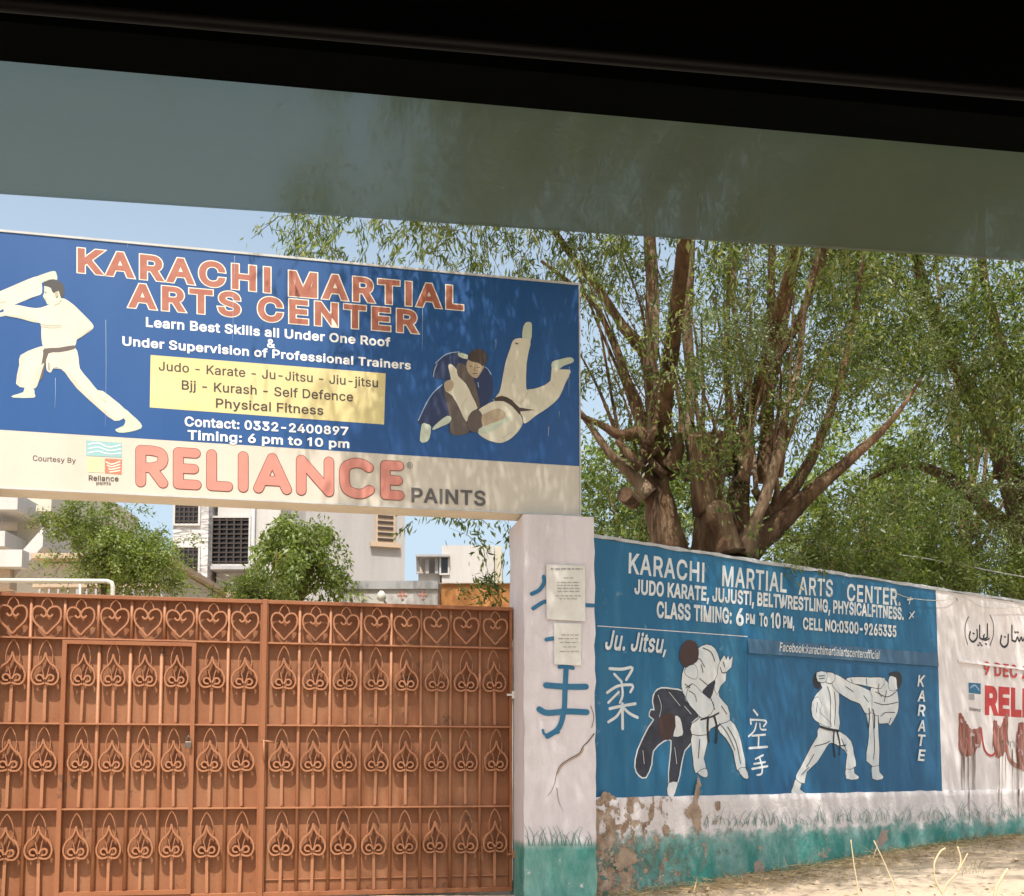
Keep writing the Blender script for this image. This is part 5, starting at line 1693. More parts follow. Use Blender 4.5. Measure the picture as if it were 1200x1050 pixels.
def twig_geo(rs, c, d, ln, droop, w):
    n = len(c)
    vs = []
    for t0, t1 in ((0, .5), (.5, 1.0)):
        a_ = c + d * (t0 * ln)
        b_ = c + d * (t1 * ln)
        a_ = a_ - np.array([0, 0, 1]) * droop * t0 * t0 * ln
        b_ = b_ - np.array([0, 0, 1]) * droop * t1 * t1 * ln
        s = np.cross(b_ - a_, rs.normal(0, 1, a_.shape))
        s /= np.linalg.norm(s, axis=1)[:, None] + 1e-9
        vs.append(np.stack([a_ - s * w, a_ + s * w, b_ + s * w * .6, b_ - s * w * .6], 1))
    return np.concatenate(vs, 0).reshape(-1, 3)


def quads_object(name, arrays, mats, parent):
    v = np.concatenate([a_[0] for a_ in arrays])
    mi = np.concatenate([np.full(len(a_[0]) // 4, a_[1], np.int32) for a_ in arrays])
    nq = len(v) // 4
    me = bpy.data.meshes.new(name)
    me.vertices.add(len(v))
    me.vertices.foreach_set('co', v.astype(np.float32).ravel())
    me.loops.add(nq * 4)
    me.loops.foreach_set('vertex_index', np.arange(nq * 4, dtype=np.int32))
    me.polygons.add(nq)
    me.polygons.foreach_set('loop_start', np.arange(0, nq * 4, 4, dtype=np.int32))
    for m_ in mats:
        me.materials.append(m_)
    me.polygons.foreach_set('material_index', mi)
    me.update(calc_edges=True)
    ob = bpy.data.objects.new(name, me)
    COL.objects.link(ob)
    if parent is not None:
        adopt(ob, parent)
    return ob


def px_points(rs, n, px, py, Y, keep=None, cl=0, sg=.3):
    """world points spread through a region given by picture ranges and a depth range"""
    out = []
    while len(out) < n:
        x, y, d = rs.uniform(*px), rs.uniform(*py), rs.uniform(*Y)
        if keep is None or keep(x, y, rs):
            h = at(x, y, d)
            out.append(tuple(h))
            for k in range(rs.integers(cl // 2, cl + cl // 2) if cl else 0):
                out.append((h.x + rs.normal(0, sg), h.y + rs.normal(0, sg), h.z + rs.normal(0, sg * .8)))
    return np.array(out[:n])


def rand_dirs(rs, n, zbias=0.0):
    d = rs.normal(0, 1, (n, 3))
    d[:, 2] = d[:, 2] * .6 + zbias
    return d / np.linalg.norm(d, axis=1)[:, None]


def crown(name, parent, seed, zones, mats):
    """zones: (points, leaves per twig, twig length, droop, leaf length, leaf half width, spread, hang, material index)"""
    rs = np.random.default_rng(seed)
    arr = []
    tw = len(mats) - 1
    for pts, nl, ln, droop, L, W, spread, hang, mi in zones:
        d = rand_dirs(rs, len(pts), .1)
        arr.append((leaf_geo(rs, nl, pts, d, ln, droop, L, W, spread, hang), mi))
        arr.append((twig_geo(rs, pts, d, ln, droop, .004), tw))
    return quads_object(name, arr, mats, parent)


slim = lambda y: 1.0


def limb(mbx, path, Y, ox, oy, sc, rng, mi=0, n=9):
    """path of (x, y, r[, dy]) in crop pixels; Y depth"""
    pts, rad = [], []
    ctl = [(p[0], p[1], p[2], p[3] if len(p) > 3 else 0.0) for p in path]
    sm = catmull(ctl, 5) if len(ctl) > 2 else ctl
    for x, y, r, dy in sm:
        yy = Y + dy
        pts.append(at(ox + x / sc, oy + y / sc, yy))
        rad.append(max(.004, r / sc * yy / F * slim(y)))
    mbx.tube(pts, rad, n, True, mi, .07, rng)


rb = random.Random(31)
TY = 11.3
tb = at(835, 700, TY)
big = thing('tree', (tb.x, tb.y, gz(tb.x, tb.y)), 'big pollarded tree with many pale stems rising from behind the blue wall', 'tree')
mb = MB()
Z3 = (680, 260, 2.625)
trunks = [
    [(300, 1330, 85), (285, 1060, 62), (250, 900, 50), (228, 780, 44), (235, 650, 34), (222, 500, 33), (198, 400, 28), (130, 320, 19), (60, 210, 15), (-30, 100, 13), (-120, -40, 10), (-210, -220, 7)],
    [(215, 470, 24, -.05), (222, 330, 27, -.05), (222, 200, 26), (214, 60, 24), (205, -150, 20), (190, -420, 14)],
    [(335, 700, 14, .3), (338, 480, 19, .3), (328, 300, 22, .3), (335, 60, 25, .3), (342, -200, 18, .3), (330, -480, 12, .3)],
    [(230, 760, 26, .1), (175, 560, 20, .1), (140, 480, 16, .1), (112, 400, 13, .1), (55, 270, 11, .1), (-5, 210, 9, .1), (-120, 120, 6, .1)],
    [(215, 840, 30, -.1), (150, 770, 20, -.1), (85, 705, 13, -.1), (15, 605, 10, -.1), (-60, 520, 7, -.1)],
    [(230, 720, 26, -.15), (185, 655, 27, -.15), (120, 655, 18, -.15), (60, 622, 11, -.15), (-20, 588, 8, -.15)],
    [(400, 1330, 90), (395, 1050, 60), (395, 900, 42), (410, 780, 38), (430, 690, 44), (435, 655, 42)],
    [(385, 900, 40, -.2), (372, 740, 38, -.2), (362, 665, 42, -.2)],
    [(480, 1330, 90, .1), (470, 1060, 60, .1), (480, 900, 42, .1), (495, 780, 30, .1), (490, 700, 28, .1)],
    [(460, 1020, 50, -.25), (445, 950, 38, -.25), (425, 890, 40, -.3)],
    [(500, 1020, 45, -.1), (540, 920, 21, -.2), (575, 830, 19, -.2), (610, 700, 17, -.2), (628, 600, 12, -.1), (670, 450, 14), (690, 260, 12), (730, 100, 11), (770, -120, 9)],
    [(460, 1060, 60, .1), (540, 980, 48, .1), (610, 930, 34, .1), (690, 850, 27, .1), (760, 790, 22, .1), (830, 730, 18, .1), (920, 650, 13, .1), (990, 570, 8, .1), (1050, 480, 5, .1)],
    [(590, 900, 30, .2), (680, 780, 20, .2), (740, 660, 15, .2), (800, 480, 13, .2), (840, 300, 11, .2), (870, 100, 9, .2), (900, -160, 7, .2)],
    [(560, 800, 26, .4), (575, 640, 22, .4), (585, 400, 18, .4), (590, 80, 14, .4), (600, -250, 10, .4)],
    [(560, 620, 18, .5), (610, 400, 19, .5), (640, 220, 21, .5), (672, 60, 20, .5), (720, -180, 15, .5)],
    [(455, 780, 16, .5), (458, 600, 14, .5), (450, 400, 12, .5), (462, 60, 10, .5), (470, -200, 8, .5)],
    [(500, 720, 14, .2), (522, 540, 12, .2), (505, 420, 10, .2), (470, 250, 8, .2), (480, 60, 7, .2)],
    [(545, 560, 12, .1), (610, 420, 12, .1), (660, 330, 15, .1), (722, 180, 17, .1), (770, 40, 15, .1), (850, -150, 12, .1)],
    [(300, 700, 16, .1), (312, 600, 11, .1), (290, 480, 8, .1), (262, 430, 6, .1)],
    [(270, 760, 30, -.15), (300, 700, 22, -.2), (292, 660, 20, -.2)],
    [(500, 800, 22, -.2), (520, 700, 14, -.2), (495, 650, 9, -.2)],
]
PALE = {1, 2, 4, 10, 16}
slim = lambda y: 1.0 if y > 700 else max(.82, .82 + .18 * (y - 450) / 250)
for i, tr_ in enumerate(trunks):
    limb(mb, tr_, TY, *Z3, rb, 1 if i in PALE else 0)
heads = [(370, 680), (425, 665), (205, 660), (290, 690), (490, 700), (560, 800), (620, 760), (235, 620), (520, 720), (150, 700)]
for k in range(30):
    hx, hy = heads[k % len(heads)]
    hx += rb.uniform(-25, 25)
    fan = (hx - 390) * .55 + rb.uniform(-150, 150)
    top = rb.uniform(40, 420)
    dy = rb.uniform(-.5, .7)
    r = rb.uniform(3.5, 8.5)
    limb(mb, [(hx, hy + 25, r * 1.3, dy * .1), (hx + fan * .25 + rb.uniform(-12, 12), hy * .72 + top * .28, r, dy * .4), (hx + fan * .6 + rb.uniform(-20, 20), hy * .36 + top * .64, r * .75, dy * .7), (hx + fan, top, r * .45, dy)],
         TY, *Z3, rb, rb.choice((0, 0, 1)), 6)
for k in range(14):                                   # short sawn stubs where the tree was cut back
    hx, hy = heads[k % len(heads)]
    c0 = at(680 + (hx + rb.uniform(-30, 30)) / 2.625, 260 + (hy + rb.uniform(0, 90)) / 2.625, TY + rb.uniform(-.3, .1))
    v = Vector((rb.uniform(-.8, .8), rb.uniform(-.5, .2), rb.uniform(.4, 1))).normalized()
    rr_ = rb.uniform(.025, .055)
    ln_ = rb.uniform(.10, .22)
    mb.tube([c0 - v * ln_, c0 - v * ln_ * .3 + Vector((rb.uniform(-.02, .02), 0, 0)), c0 + v * ln_ * .4, c0 + v * ln_], [rr_ * 1.5, rr_ * 1.15, rr_, rr_ * .92], 9, True, rb.choice((0, 0, 1)), .16, rb)
slim = lambda y: 1.0
# limb reaching out over the wall and the street
for pth in ([(1.6, 11.3, 4.8, .10), (1.7, 10.0, 6.6, .07), (1.6, 8.4, 7.9, .045), (1.0, 6.8, 8.5, .03), (.2, 5.6, 8.6, .02)],
            [(2.6, 11.6, 5.0, .07), (3.0, 9.6, 7.2, .05), (3.4, 7.6, 8.2, .035), (4.0, 6.0, 8.4, .02)]):
    sm = catmull(pth, 6)
    mb.tube([p[:3] for p in sm], [p[3] for p in sm], 8, True, 0, .05, rb)
# sawn-off stub on the left
p0, p1 = at(740, 575, TY), at(728, 583, TY - .5)
mb.build('trunk', [M['bark'], M['bark_pale']], big, True)
for (px, py, r, dy, pv) in ((842, 599, 15, -.32, (.2, -1, .35)), (733, 580, 10, -.40, (-.5, -1, .1)), (819, 512, 15, -.22, (0, -.6, 1)), (844, 511, 15, -.02, (.1, -.5, 1))):
    q = at(px, py, TY + dy)
    v = Vector(pv).normalized()
    m_ = MB()
    rad = r * (TY + dy) / F
    m_.tube([q - v * .25, q - v * .02, q + v * .03], [rad * .9, rad, rad * .96], 12, True, 0, .06, rb)
    m_.build('sawn_stub', M['bark_cut'] if px == 842 else M['bark'], big)

rs0 = np.random.default_rng(3)


def k_hang(x, y, rs):                                  # thin left edge, open sky on the far left
    if x < 440 and y > 215:
        return rs.random() < .32
    if x < 440:
        return rs.random() < .15
    return rs.random() < (.55 if y > 170 else .5 + (x - 440) / 900)


def k_mid(x, y, rs):
    if y > 520:
        return rs.random() < .10
    if x < 760 and y > 330:
        return rs.random() < .16
    if 960 < x < 1040 and 400 < y < 600:
        return rs.random() < .15
    return rs.random() < (.8 if y < 470 else .45)


def over(n, rs, xr=(-1.3, 5.0)):
    """twigs of the crown reaching out over the wall and the street, in clumps"""
    out = []
    hub = rs.uniform(0, 1, (n // 14 + 1, 3))
    while len(out) < n:
        h = hub[rs.integers(0, len(hub))]
        x = xr[0] + (xr[1] - xr[0]) * h[0] + rs.normal(0, .32)
        yw = 8.4 + max(0, x - .7) * .69
        y = yw - 3.5 - 1.5 * sstep(1.5, 2.8, x) + (3.3 + 1.2 * sstep(1.5, 2.8, x)) * h[1] + rs.normal(0, .28)
        z = 5.6 + 3.2 * h[2] + rs.normal(0, .3)
        lim = 1.5 + (.70 if x < 1.2 else .55) * y
        if z < lim or y > yw - .2:
            continue
        if rs.random() > min(1, max(0.0, (x + 1.9) / 1.6)):
            continue
        out.append((x, y, z))
    return np.array(out)


zl = [
    (px_points(rs0, 620, (372, 720), (-120, 318), (9.6, 12.0), k_hang, 6, .28), 36, .55, .8, .105, .010, .035, 1.5, 0),
    (px_points(rs0, 1250, (690, 1030), (-150, 590), (10.2, 12.8), k_mid, 11, .27), 48, .5, .55, .080, .0105, .06, .8, 0),
    (px_points(rs0, 60, (690, 790), (420, 640), (11.6, 13.0)), 26, .5, .6, .10, .011, .06, 1.0, 0),
    (px_points(rs0, 16, (865, 965), (628, 668), (9.75, 10.0)), 26, .35, .8, .075, .010, .03, 1.0, 0),
    (px_points(rs0, 26, (500, 600), (560, 640), (9.6, 10.6)), 24, .35, .5, .085, .011, .03, 1.0, 0),
    (px_points(rs0, 10, (535, 595), (660, 705), (9.4, 9.8)), 26, .25, .2, .07, .010, .03, .2, 0),
    (over(240, rs0, (-1.7, .2)), 30, .6, .9, .12, .012, .05, 1.8, 0),
    (over(420, rs0, (-.5, 1.1)), 34, .6, .9, .12, .012, .05, 1.8, 0),
    (over(1600, rs0), 34, .6, .9, .12, .012, .05, 1.8, 0),
    (px_points(rs0, 42, (815, 900), (350, 430), (10.2, 10.6)), 90, .40, .5, .028, .009, .025, .2, 1),
]
crown('crown', big, 11, zl, [M['leaf_long'], M['leaf_feather'], M['twig']])

# dense tree on the right
dt = at(1190, 800, 14.0)
den = thing('tree', (dt.x, dt.y, gz(dt.x, dt.y)), 'dense dark green tree filling the right side above the white wall', 'tree')
mb = MB()
for pth in ([(1190, 1000, 22), (1185, 800, 20), (1200, 640, 17), (1170, 520, 13), (1120, 430, 9), (1080, 330, 7), (1060, 200, 5)],
            [(1195, 700, 14), (1240, 560, 12), (1260, 400, 10), (1250, 200, 7)],
            [(1180, 620, 11), (1110, 560, 7), (1060, 545, 5), (1020, 560, 3)],
            [(1172, 560, 9), (1180, 440, 7), (1150, 300, 5), (1160, 100, 4)]):
    limb(mb, pth, 14.0, 0, 0, 1, rb)
mb.build('trunk', M['bark'], den, True)


def k_den(x, y, rs):
    if x < 1050 and 395 < y < 600:
        return rs.random() < (x - 990) / 110
    if x < 1010:
        return rs.random() < .5
    return True


zl = [
    (px_points(rs0, 2300, (985, 1420), (-150, 690), (12.4, 15.5), k_den, 17, .30), 50, .5, .5, .075, .0125, .07, .6, 0),
    (px_points(rs0, 700, (1000, 1400), (60, 690), (12.0, 13.0), k_den, 14, .30), 36, .5, .7, .10, .012, .05, 1.0, 1),
    (px_points(rs0, 420, (955, 1100), (120, 420), (12.3, 14.0), None, 9, .33), 40, .5, .5, .08, .012, .07, .6, 0),
    (px_points(rs0, 46, (985, 1120), (330, 480), (11.6, 12.4)), 80, .42, .4, .03, .009, .03, .2, 2),
    (px_points(rs0, 30, (1120, 1200), (555, 650), (12.0, 12.6)), 80, .45, .3, .03, .009, .03, .2, 2),
    (over(520, rs0, (4.6, 9.0)), 34, .6, .8, .11, .012, .05, 1.3, 0),
]
crown('crown', den, 12, zl, [M['leaf_dense'], M['leaf_long'], M['leaf_feather'], M['twig']])

# bushes looking over the wall
for px, pyc, wpx, hpx, Y, mt, lbl, seed in (
        (985, 660, 95, 70, 11.6, 'leaf_dark', 'loose olive bush showing above the word CENTER on the blue wall', 21),
        (1075, 668, 75, 55, 12.2, 'leaf_bright', 'yellow green bush showing above the end of the blue wall', 22),
        (1160, 672, 90, 55, 12.9, 'leaf_bright', 'fine leaved green bush showing above the white wall', 23)):
    c = at(px, pyc, Y)
    b_ = thing('bush', (c.x, c.y, gz(c.x, c.y)), lbl, 'bush', 'bushes looking over the wall')
    BASE[b_.name] = b_.location.copy()
    rs = np.random.default_rng(seed)
    n = 170
    th = rs.normal(0, 1, (n, 3))
    th /= np.linalg.norm(th, axis=1)[:, None]
    rad = rs.random(n) ** .5
    p = np.array(c) + th * rad[:, None] * np.array([wpx * Y / F * .5, .6, hpx * Y / F * .5]) * 1.1
    m_ = MB()
    for k in range(7):
        e = Vector(p[k])
        m_.tube([(c.x + (k - 3) * .06, c.y, gz(c.x, c.y) - .05), ((c.x + e.x) / 2 + .1, (c.y + e.y) / 2, (e.z + .3) / 2 + .4), e], [.03, .02, .008], 6)
    m_.build('stem', M['bark'], b_, True)
    crown('crown', b_, seed, [(p, 42, .32, .45, .06, .010, .05, .4, 0)], [M[mt], M['twig']])

# trees farther off behind the right-hand tree
for px, Y, wpx, ytop, ybot, lbl, seed in (
        (1010, 24.0, 210, 520, 700, 'pale green tree far behind the wall, seen low through the pollarded stems', 31),
        (760, 26.0, 190, 520, 660, 'distant green tree showing between the pillar and the pollarded trunk', 32),
        (1120, 27.0, 470, 190, 700, 'tall distant tree standing behind the dense tree on the right', 33)):
    c = at(px, (ytop + ybot) / 2, Y)
    t = thing('tree', (c.x, c.y, gz(c.x, c.y)), lbl, 'tree', 'trees farther off behind the wall')
    BASE[t.name] = t.location.copy()
    rs = np.random.default_rng(seed)
    n = 330
    th = rs.normal(0, 1, (n, 3))
    th /= np.linalg.norm(th, axis=1)[:, None]
    rad = rs.random(n) ** .45
    lump = 1 + .25 * np.sin(th[:, 0] * 5 + seed) * np.cos(th[:, 2] * 6)
    p = np.array(c) + th * (rad * lump)[:, None] * np.array([wpx * Y / F * .5, 2.0, (ybot - ytop) * Y / F * .55])
    m_ = MB()
    m_.tube([(c.x, c.y, .2), (c.x + .1, c.y, c.z * .5), tuple(c)], [.22, .18, .08], 8)
    for k in range(8):
        m_.tube([(c.x + .1, c.y, c.z * (.4 + .05 * k)), p[k]], [.08, .02], 6)
    m_.build('trunk', M['bark'], t, True)
    crown('crown', t, seed, [(p, 46, .7, .5, .16, .03, .12, .5, 0)], [M['leaf_dense' if seed != 31 else 'leaf_bright'], M['twig']])

# small trees inside the gate
for px, pyc, wpx, hpx, Y, mt, lbl, seed, n, nl, L, W in (
        (122, 640, 196, 118, 15.0, 'leaf_bright', 'feathery light green young tree behind the wicket door', 41, 260, 90, .055, .011),
        (350, 655, 104, 118, 13.0, 'leaf_bright', 'drooping green tree with large leaf clumps behind the middle of the gate', 42, 110, 74, .075, .014),
        (298, 694, 50, 26, 12.4, 'leaf_dark', 'low spiky bush just above the gate below the drooping tree', 43, 60, 60, .08, .008)):
    c = at(px, pyc, Y)
    t = thing('tree' if seed != 43 else 'bush', (c.x, c.y, gz(c.x, c.y)), lbl, 'tree' if seed != 43 else 'bush')
    BASE[t.name] = t.location.copy()
    rs = np.random.default_rng(seed)
    th = rs.normal(0, 1, (n, 3))
    th /= np.linalg.norm(th, axis=1)[:, None]
    nl_c = 14
    lc = rs.normal(0, 1, (nl_c, 3))
    lc /= np.linalg.norm(lc, axis=1)[:, None]
    lc *= (rs.random(nl_c) ** .4)[:, None] * .86
    own = rs.integers(0, nl_c, n)
    pn = lc[own] + th * (rs.random(n) ** .5)[:, None] * .27
    p = np.array(c) + pn * np.array([wpx * Y / F * .5, wpx * Y / F * .4, hpx * Y / F * .5])
    m_ = MB()
    g0 = gz(c.x, c.y) - .05
    cb = Vector((c.x + .02, c.y, c.z - hpx * Y / F * .42))
    m_.tube([(c.x, c.y, g0), (c.x + .04, c.y, (g0 + cb.z) / 2), tuple(cb)], [.07, .055, .045], 8)
    for k in range(nl_c):
        e = np.array(c) + lc[k] * np.array([wpx * Y / F * .5, wpx * Y / F * .4, hpx * Y / F * .5])
        midp = (np.array(cb) + e) / 2 + rs.normal(0, .06, 3)
        m_.tube([tuple(cb), tuple(midp), tuple(e)], [.035, .022, .008], 6)
    m_.build('trunk', M['bark'], t, True)
    crown('crown', t, seed, [(p, nl, .34 if seed != 42 else .30, .5 if seed != 42 else 1.0, L, W, .05, .3 if seed != 42 else .9, 0)], [M[mt], M['twig']])

# ------------------------------------------------------------------ buildings behind the gate


def bpts(px0, px1, y0, y1, Y):
    a_, b_ = at(px0, y1, Y), at(px1, y0, Y)
    return a_.x, b_.x, a_.z, b_.z


def block(px0, px1, ytop, Y, depth, name, mat, parent, ybot=None, z0=None):
    x0, x1, zb, zt = bpts(px0, px1, ytop, ybot if ybot else 1000, Y)
    m_ = MB()
    m_.box(x0, x1, Y, Y + depth, .2 if ybot is None and z0 is None else (z0 if z0 is not None else zb), zt)
    return m_.build(name, mat, parent)


def window(px0, px1, y0, y1, Y, parent, grille='h', frame='b_white', proud=.05):
    x0, x1, zb, zt = bpts(px0, px1, y0, y1, Y)
    m_ = MB()
    f = .05
    m_.box(x0, x1, Y - .02, Y - .004, zb, zt)
    w_ = m_.build('window', M['glass_dark'], parent)
    m_ = MB()
    m_.box(x0 - f, x0, Y - proud, Y - .003, zb - f, zt + f)
    m_.box(x1, x1 + f, Y - proud, Y - .003, zb - f, zt + f)
    m_.box(x0 + .001, x1 - .001, Y - proud, Y - .003, zt, zt + f)
    m_.box(x0 + .001, x1 - .001, Y - proud, Y - .003, zb - f, zb)
    fo = m_.build('frame', M[frame])
    fo.parent = w_
    fo.matrix_parent_inverse = Matrix.Identity(4)
    w_.matrix_parent_inverse = Matrix.Translation(-BASE.get(parent.name, Vector((0, 0, 0))))
    if grille:
        m_ = MB()
        n = max(3, int((zt - zb) / .11))
        for k in range(n):
            z = zb + (zt - zb) * (k + .5) / n
            m_.box(x0 + .002, x1 - .002, Y - proud + .004, Y - .025, z - .018, z + .018)
        for k in range(1, 5):
            x = x0 + (x1 - x0) * k / 5
            m_.box(x - .02, x + .02, Y - proud - .006, Y - proud + .003, zb + .002, zt - .002)
        go = m_.build('grille', M['grille'])
        go.parent = w_
    return w_


# apartment house far left
B = thing('house', (*at(20, 800, 30).xy, .2), 'beige house with white balcony slab behind the left end of the gate', 'house')
block(6, 62, 540, 30, 7, 'wall', M['b_beige'], B)
block(-60, 6, 540, 31, 7, 'wing_wall', M['b_white'], B)
block(-60, 21, 578, 28.4, 2.6, 'balcony_slab', M['b_white'], B, 597)
block(-60, 6, 622, 28.6, 1.3, 'balcony_floor', M['b_white'], B, 640)
m_ = MB()
for k in range(10):
    x0, x1, zb, zt = bpts(-40 + k * 4.6, -39 + k * 4.6, 602, 622, 28.7)
    m_.box(x0, x1, 28.7, 28.73, zb, zt)
m_.build('balcony_railing', M['b_grey'], B)
block(42, 60, 592, 29.0, 1.0, 'awning', M['b_beige'], B, 599)
window(50, 59, 602, 621, 30, B)
window(9, 19, 597, 607, 30, B)
m_ = MB()
x0, x1, zb, zt = bpts(16, 50, 640, 678, 27)
m_.frame_box((x0, 27, zb), (x1 - x0, 0, zt - zb), (0, 1.5, 0), (0, 0, .5))
m_.build('stair_parapet', M['b_white'], B)
block(-40, 26, 644, 26.5, .4, 'porch_hood', M['b_white'], B, 664)
block(-40, 12, 664, 26.8, .4, 'porch_beam', M['b_tan'], B, 690)

# low house with arched trellis behind the feathery tree
B = thing('house', (*at(120, 800, 22).xy, .2), 'low tan and beige house with arched trellis hidden by the feathery tree', 'house')
block(40, 194, 660, 22, 6, 'wall', M['b_beige'], B)
block(36, 196, 648, 21.6, 6.5, 'roof_slab', M['b_tan'], B, 654)
block(38, 192, 684, 21.8, .3, 'beam', M['b_tan'], B, 688)
m_ = MB()
for k in range(14):
    x = at(46 + k * 11, 700, 21.7).x
    m_.box(x - .02, x + .02, 21.7, 21.74, at(0, 712, 21.7).z, at(0, 690, 21.7).z)
for cx in (150, 174):
    pts = []
    for i in range(13):
        an = math.pi * i / 12
        pts.append(at(cx + 11 * math.cos(an), 680 - 18 * math.sin(an), 21.85))
    m_.tube(pts, .025, 6)
m_.build('trellis', M['b_grey'], B)

# stone clad tower and its white wing
B = thing('house', (*at(240, 800, 26).xy, .2), 'tall house with wavy grey stone cladding and dark grilled windows', 'house')
block(193, 246, 540, 26, 6, 'stone_wall', M['stone'], B)
block(246.3, 330, 540, 26.4, 6, 'white_wall', M['b_white'], B)
window(205.5, 234, 560, 614, 26, B)
window(204, 233, 642, 698, 26, B)
window(249.5, 293, 608, 662, 26.4, B, proud=.12)
block(246.5, 297, 663, 25.9, .5, 'sill', M['b_grey'], B, 667)
block(246.5, 276, 692, 26.1, .28, 'lower_beam', M['b_tan'], B, 700)
m_ = MB()
p = at(296, 640, 26.3)
m_.tube([(p.x, 26.32, .3), (p.x, 26.32, at(0, 560, 26.3).z)], .05, 8)
m_.build('downpipe', M['b_grey'], B, True)
# white house right of the tower, turned a little
B = thing('house', (*at(430, 800, 24).xy, .2), 'plain pale house with one brown shuttered window above the middle of the gate', 'house')
c0, c1 = at(380, 700, 21.5), at(474, 700, 22.0)
PH = Plane(c0.x, c0.y, math.atan2(c1.y - c0.y, c1.x - c0.x))
Lh = (c1 - c0).xy.length
zt = at(430, 560, 23).z
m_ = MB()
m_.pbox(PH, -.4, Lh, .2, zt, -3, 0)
m_.build('wall', M['b_shaded_white'], B)
s0_, z1_ = PH.hit(440, 575)
s1_, z0_ = PH.hit(463, 637)
m_ = MB()
m_.pbox(PH, s0_, s1_, z0_, z1_, .003, .04)
m_.build('shutter', M['b_tan'], B)
m_ = MB()
for k in range(9):
    z = z0_ + (z1_ - z0_) * (k + .3) / 9
    m_.pbox(PH, s0_ + .05, s1_ - .05, z, z + .05, .041, .06)
m_.build('louvre', M['grille'], B)
m_ = MB()
m_.pbox(PH, s0_ - .1, s1_ + .1, z0_ - .1, z0_ - .003, .003, .09)
m_.build('sill', M['b_tan'], B)

# low white club building with pink motifs
B = thing('house', (*at(450, 800, 13.5).xy, .3), 'low white building with two pink cross motifs just above the gate', 'building')
BASE[B.name] = B.location.copy()
block(392, 513, 690.5, 13.5, 4, 'wall', M['b_white'], B)
block(388, 513.6, 680.5, 13.47, 4.1, 'shaded_parapet', M['b_grey'], B, 690)  # the shadow band along the wall top is put into this grey
for cx in (471.5, 495.5):
    m_ = MB()
    k_ = 13.5 / F
    c = at(cx, 696.5, 13.49)
    for i, (dx, dz, r) in enumerate(((0, 0, 3.0), (-4, 0, 2.2), (4, 0, 2.2), (0, 4, 2.2), (0, -4, 2.2))):
        ring = [(c.x + (dx + r * math.cos(t)) * k_, 13.494 - .002 * i, c.z + (dz + r * math.sin(t)) * k_) for t in [j * math.pi / 2 for j in range(4)]]
        m_.face(ring)
    m_.build('motif', M['b_pink'], B)
L = thing('wall_lamp', at(447, 700, 13.2), 'small white lamp fixed to the low white building above the gate', 'lamp')
c = at(447, 699, 13.15)
m_ = MB()
m_.tube([c + Vector((0, 0, .07)), c + Vector((0, 0, .03)), c - Vector((0, 0, .03)), c - Vector((0, 0, .06))], [.02, .055, .06, .03], 12)
m_.build('lamp_shade', M['pipe_white'], L, True)
m_ = MB()
m_.tube([c + Vector((.03, 0, -.05)), c + Vector((.06, .15, -.09)), c + Vector((.06, .34, -.09))], .015, 8)
m_.build('bracket', M['b_grey'], L, True)
# orange wall
B = thing('garden_wall', (*at(556, 800, 14).xy, .3), 'plain orange wall between the low white building and the pillar', 'wall')
block(514.5, 640, 684.5, 14, .25, 'wall_body', M['b_orange'], B)
block(514.5, 640, 683, 13.97, .31, 'coping', M['b_tan'], B, 684.3)
# white house behind the orange wall
B = thing('house', (*at(540, 800, 30).xy, .2), 'bright white box house with a dark corner window behind the orange wall', 'house')
block(516, 579, 639, 30, 6, 'wall', M['b_white'], B)
block(488, 516, 672, 30.2, 6, 'terrace_wall', M['b_white'], B)
block(579.3, 588, 640, 30.3, 6, 'side_wall', M['b_beige'], B)
block(490, 515.7, 652, 33.5, 2, 'veranda_back', M['b_tan'], B)
block(487, 527, 649.5, 29.8, 4, 'veranda_roof', M['b_grey'], B, 652)
window(517, 525, 653, 672, 30, B, None)
for k in range(3):
    x = at(490 + k * 11, 660, 30.1).x
    m_ = MB()
    m_.box(x - .05, x + .05, 30.0, 30.1, at(0, 672, 30).z, at(0, 652, 30).z)
    m_.build('veranda_post', M['b_grey'], B)

# white pipe rail behind the gate
PR = thing('pipe_rail', (*at(60, 800, 10.2).xy, .3), 'horizontal white pipe with a bent end above the left of the gate', 'pipe')
m_ = MB()
e0, e1 = at(-40, 680, 10.2), at(129, 681, 10.2)
m_.tube([e0, e0 * .3 + e1 * .7, e1 - Vector((.03, 0, 0)), e1 + Vector((.015, 0, -.015)), e1 + Vector((.03, 0, -.06)), (e1.x + .03, e1.y, .3)], .022, 10)
m_.build('rail_pipe', M['pipe_white'], PR, True)
for px in (-20, 94):
    q = at(px, 682, 10.2)
    m_ = MB()
    m_.tube([(q.x, q.y, .3), (q.x, q.y, q.z - .02)], .012, 8)
    m_.build('support', M['pipe_white'], PR, True)

# wires above the wall on the right
m_ = MB()
m_.tube(catmull([WALL.pt(WALL.hit(x, y)[0], WALL.hit(x, y)[1], .03) for x, y in ((1036, 690), (1062, 701), (1103, 704), (1122, 697), (1150, 712), (1200, 713), (1260, 722))], 5), .0035, 6)
tag(m_.build('cable', M['pipe_white'], None, True), 'thin pale cable sagging across the top of the blue and white wall', 'cable')
m_ = MB()
m_.tube(catmull([at(960, 640, 11.4), at(1060, 651, 11.6), at(1110, 659, 11.7), at(1200, 676, 11.9), at(1300, 690, 12.1)], 5), .006, 6)
tag(m_.build('cable', M['b_grey'], None, True), 'grey cable strung through the bushes above the wall', 'cable')

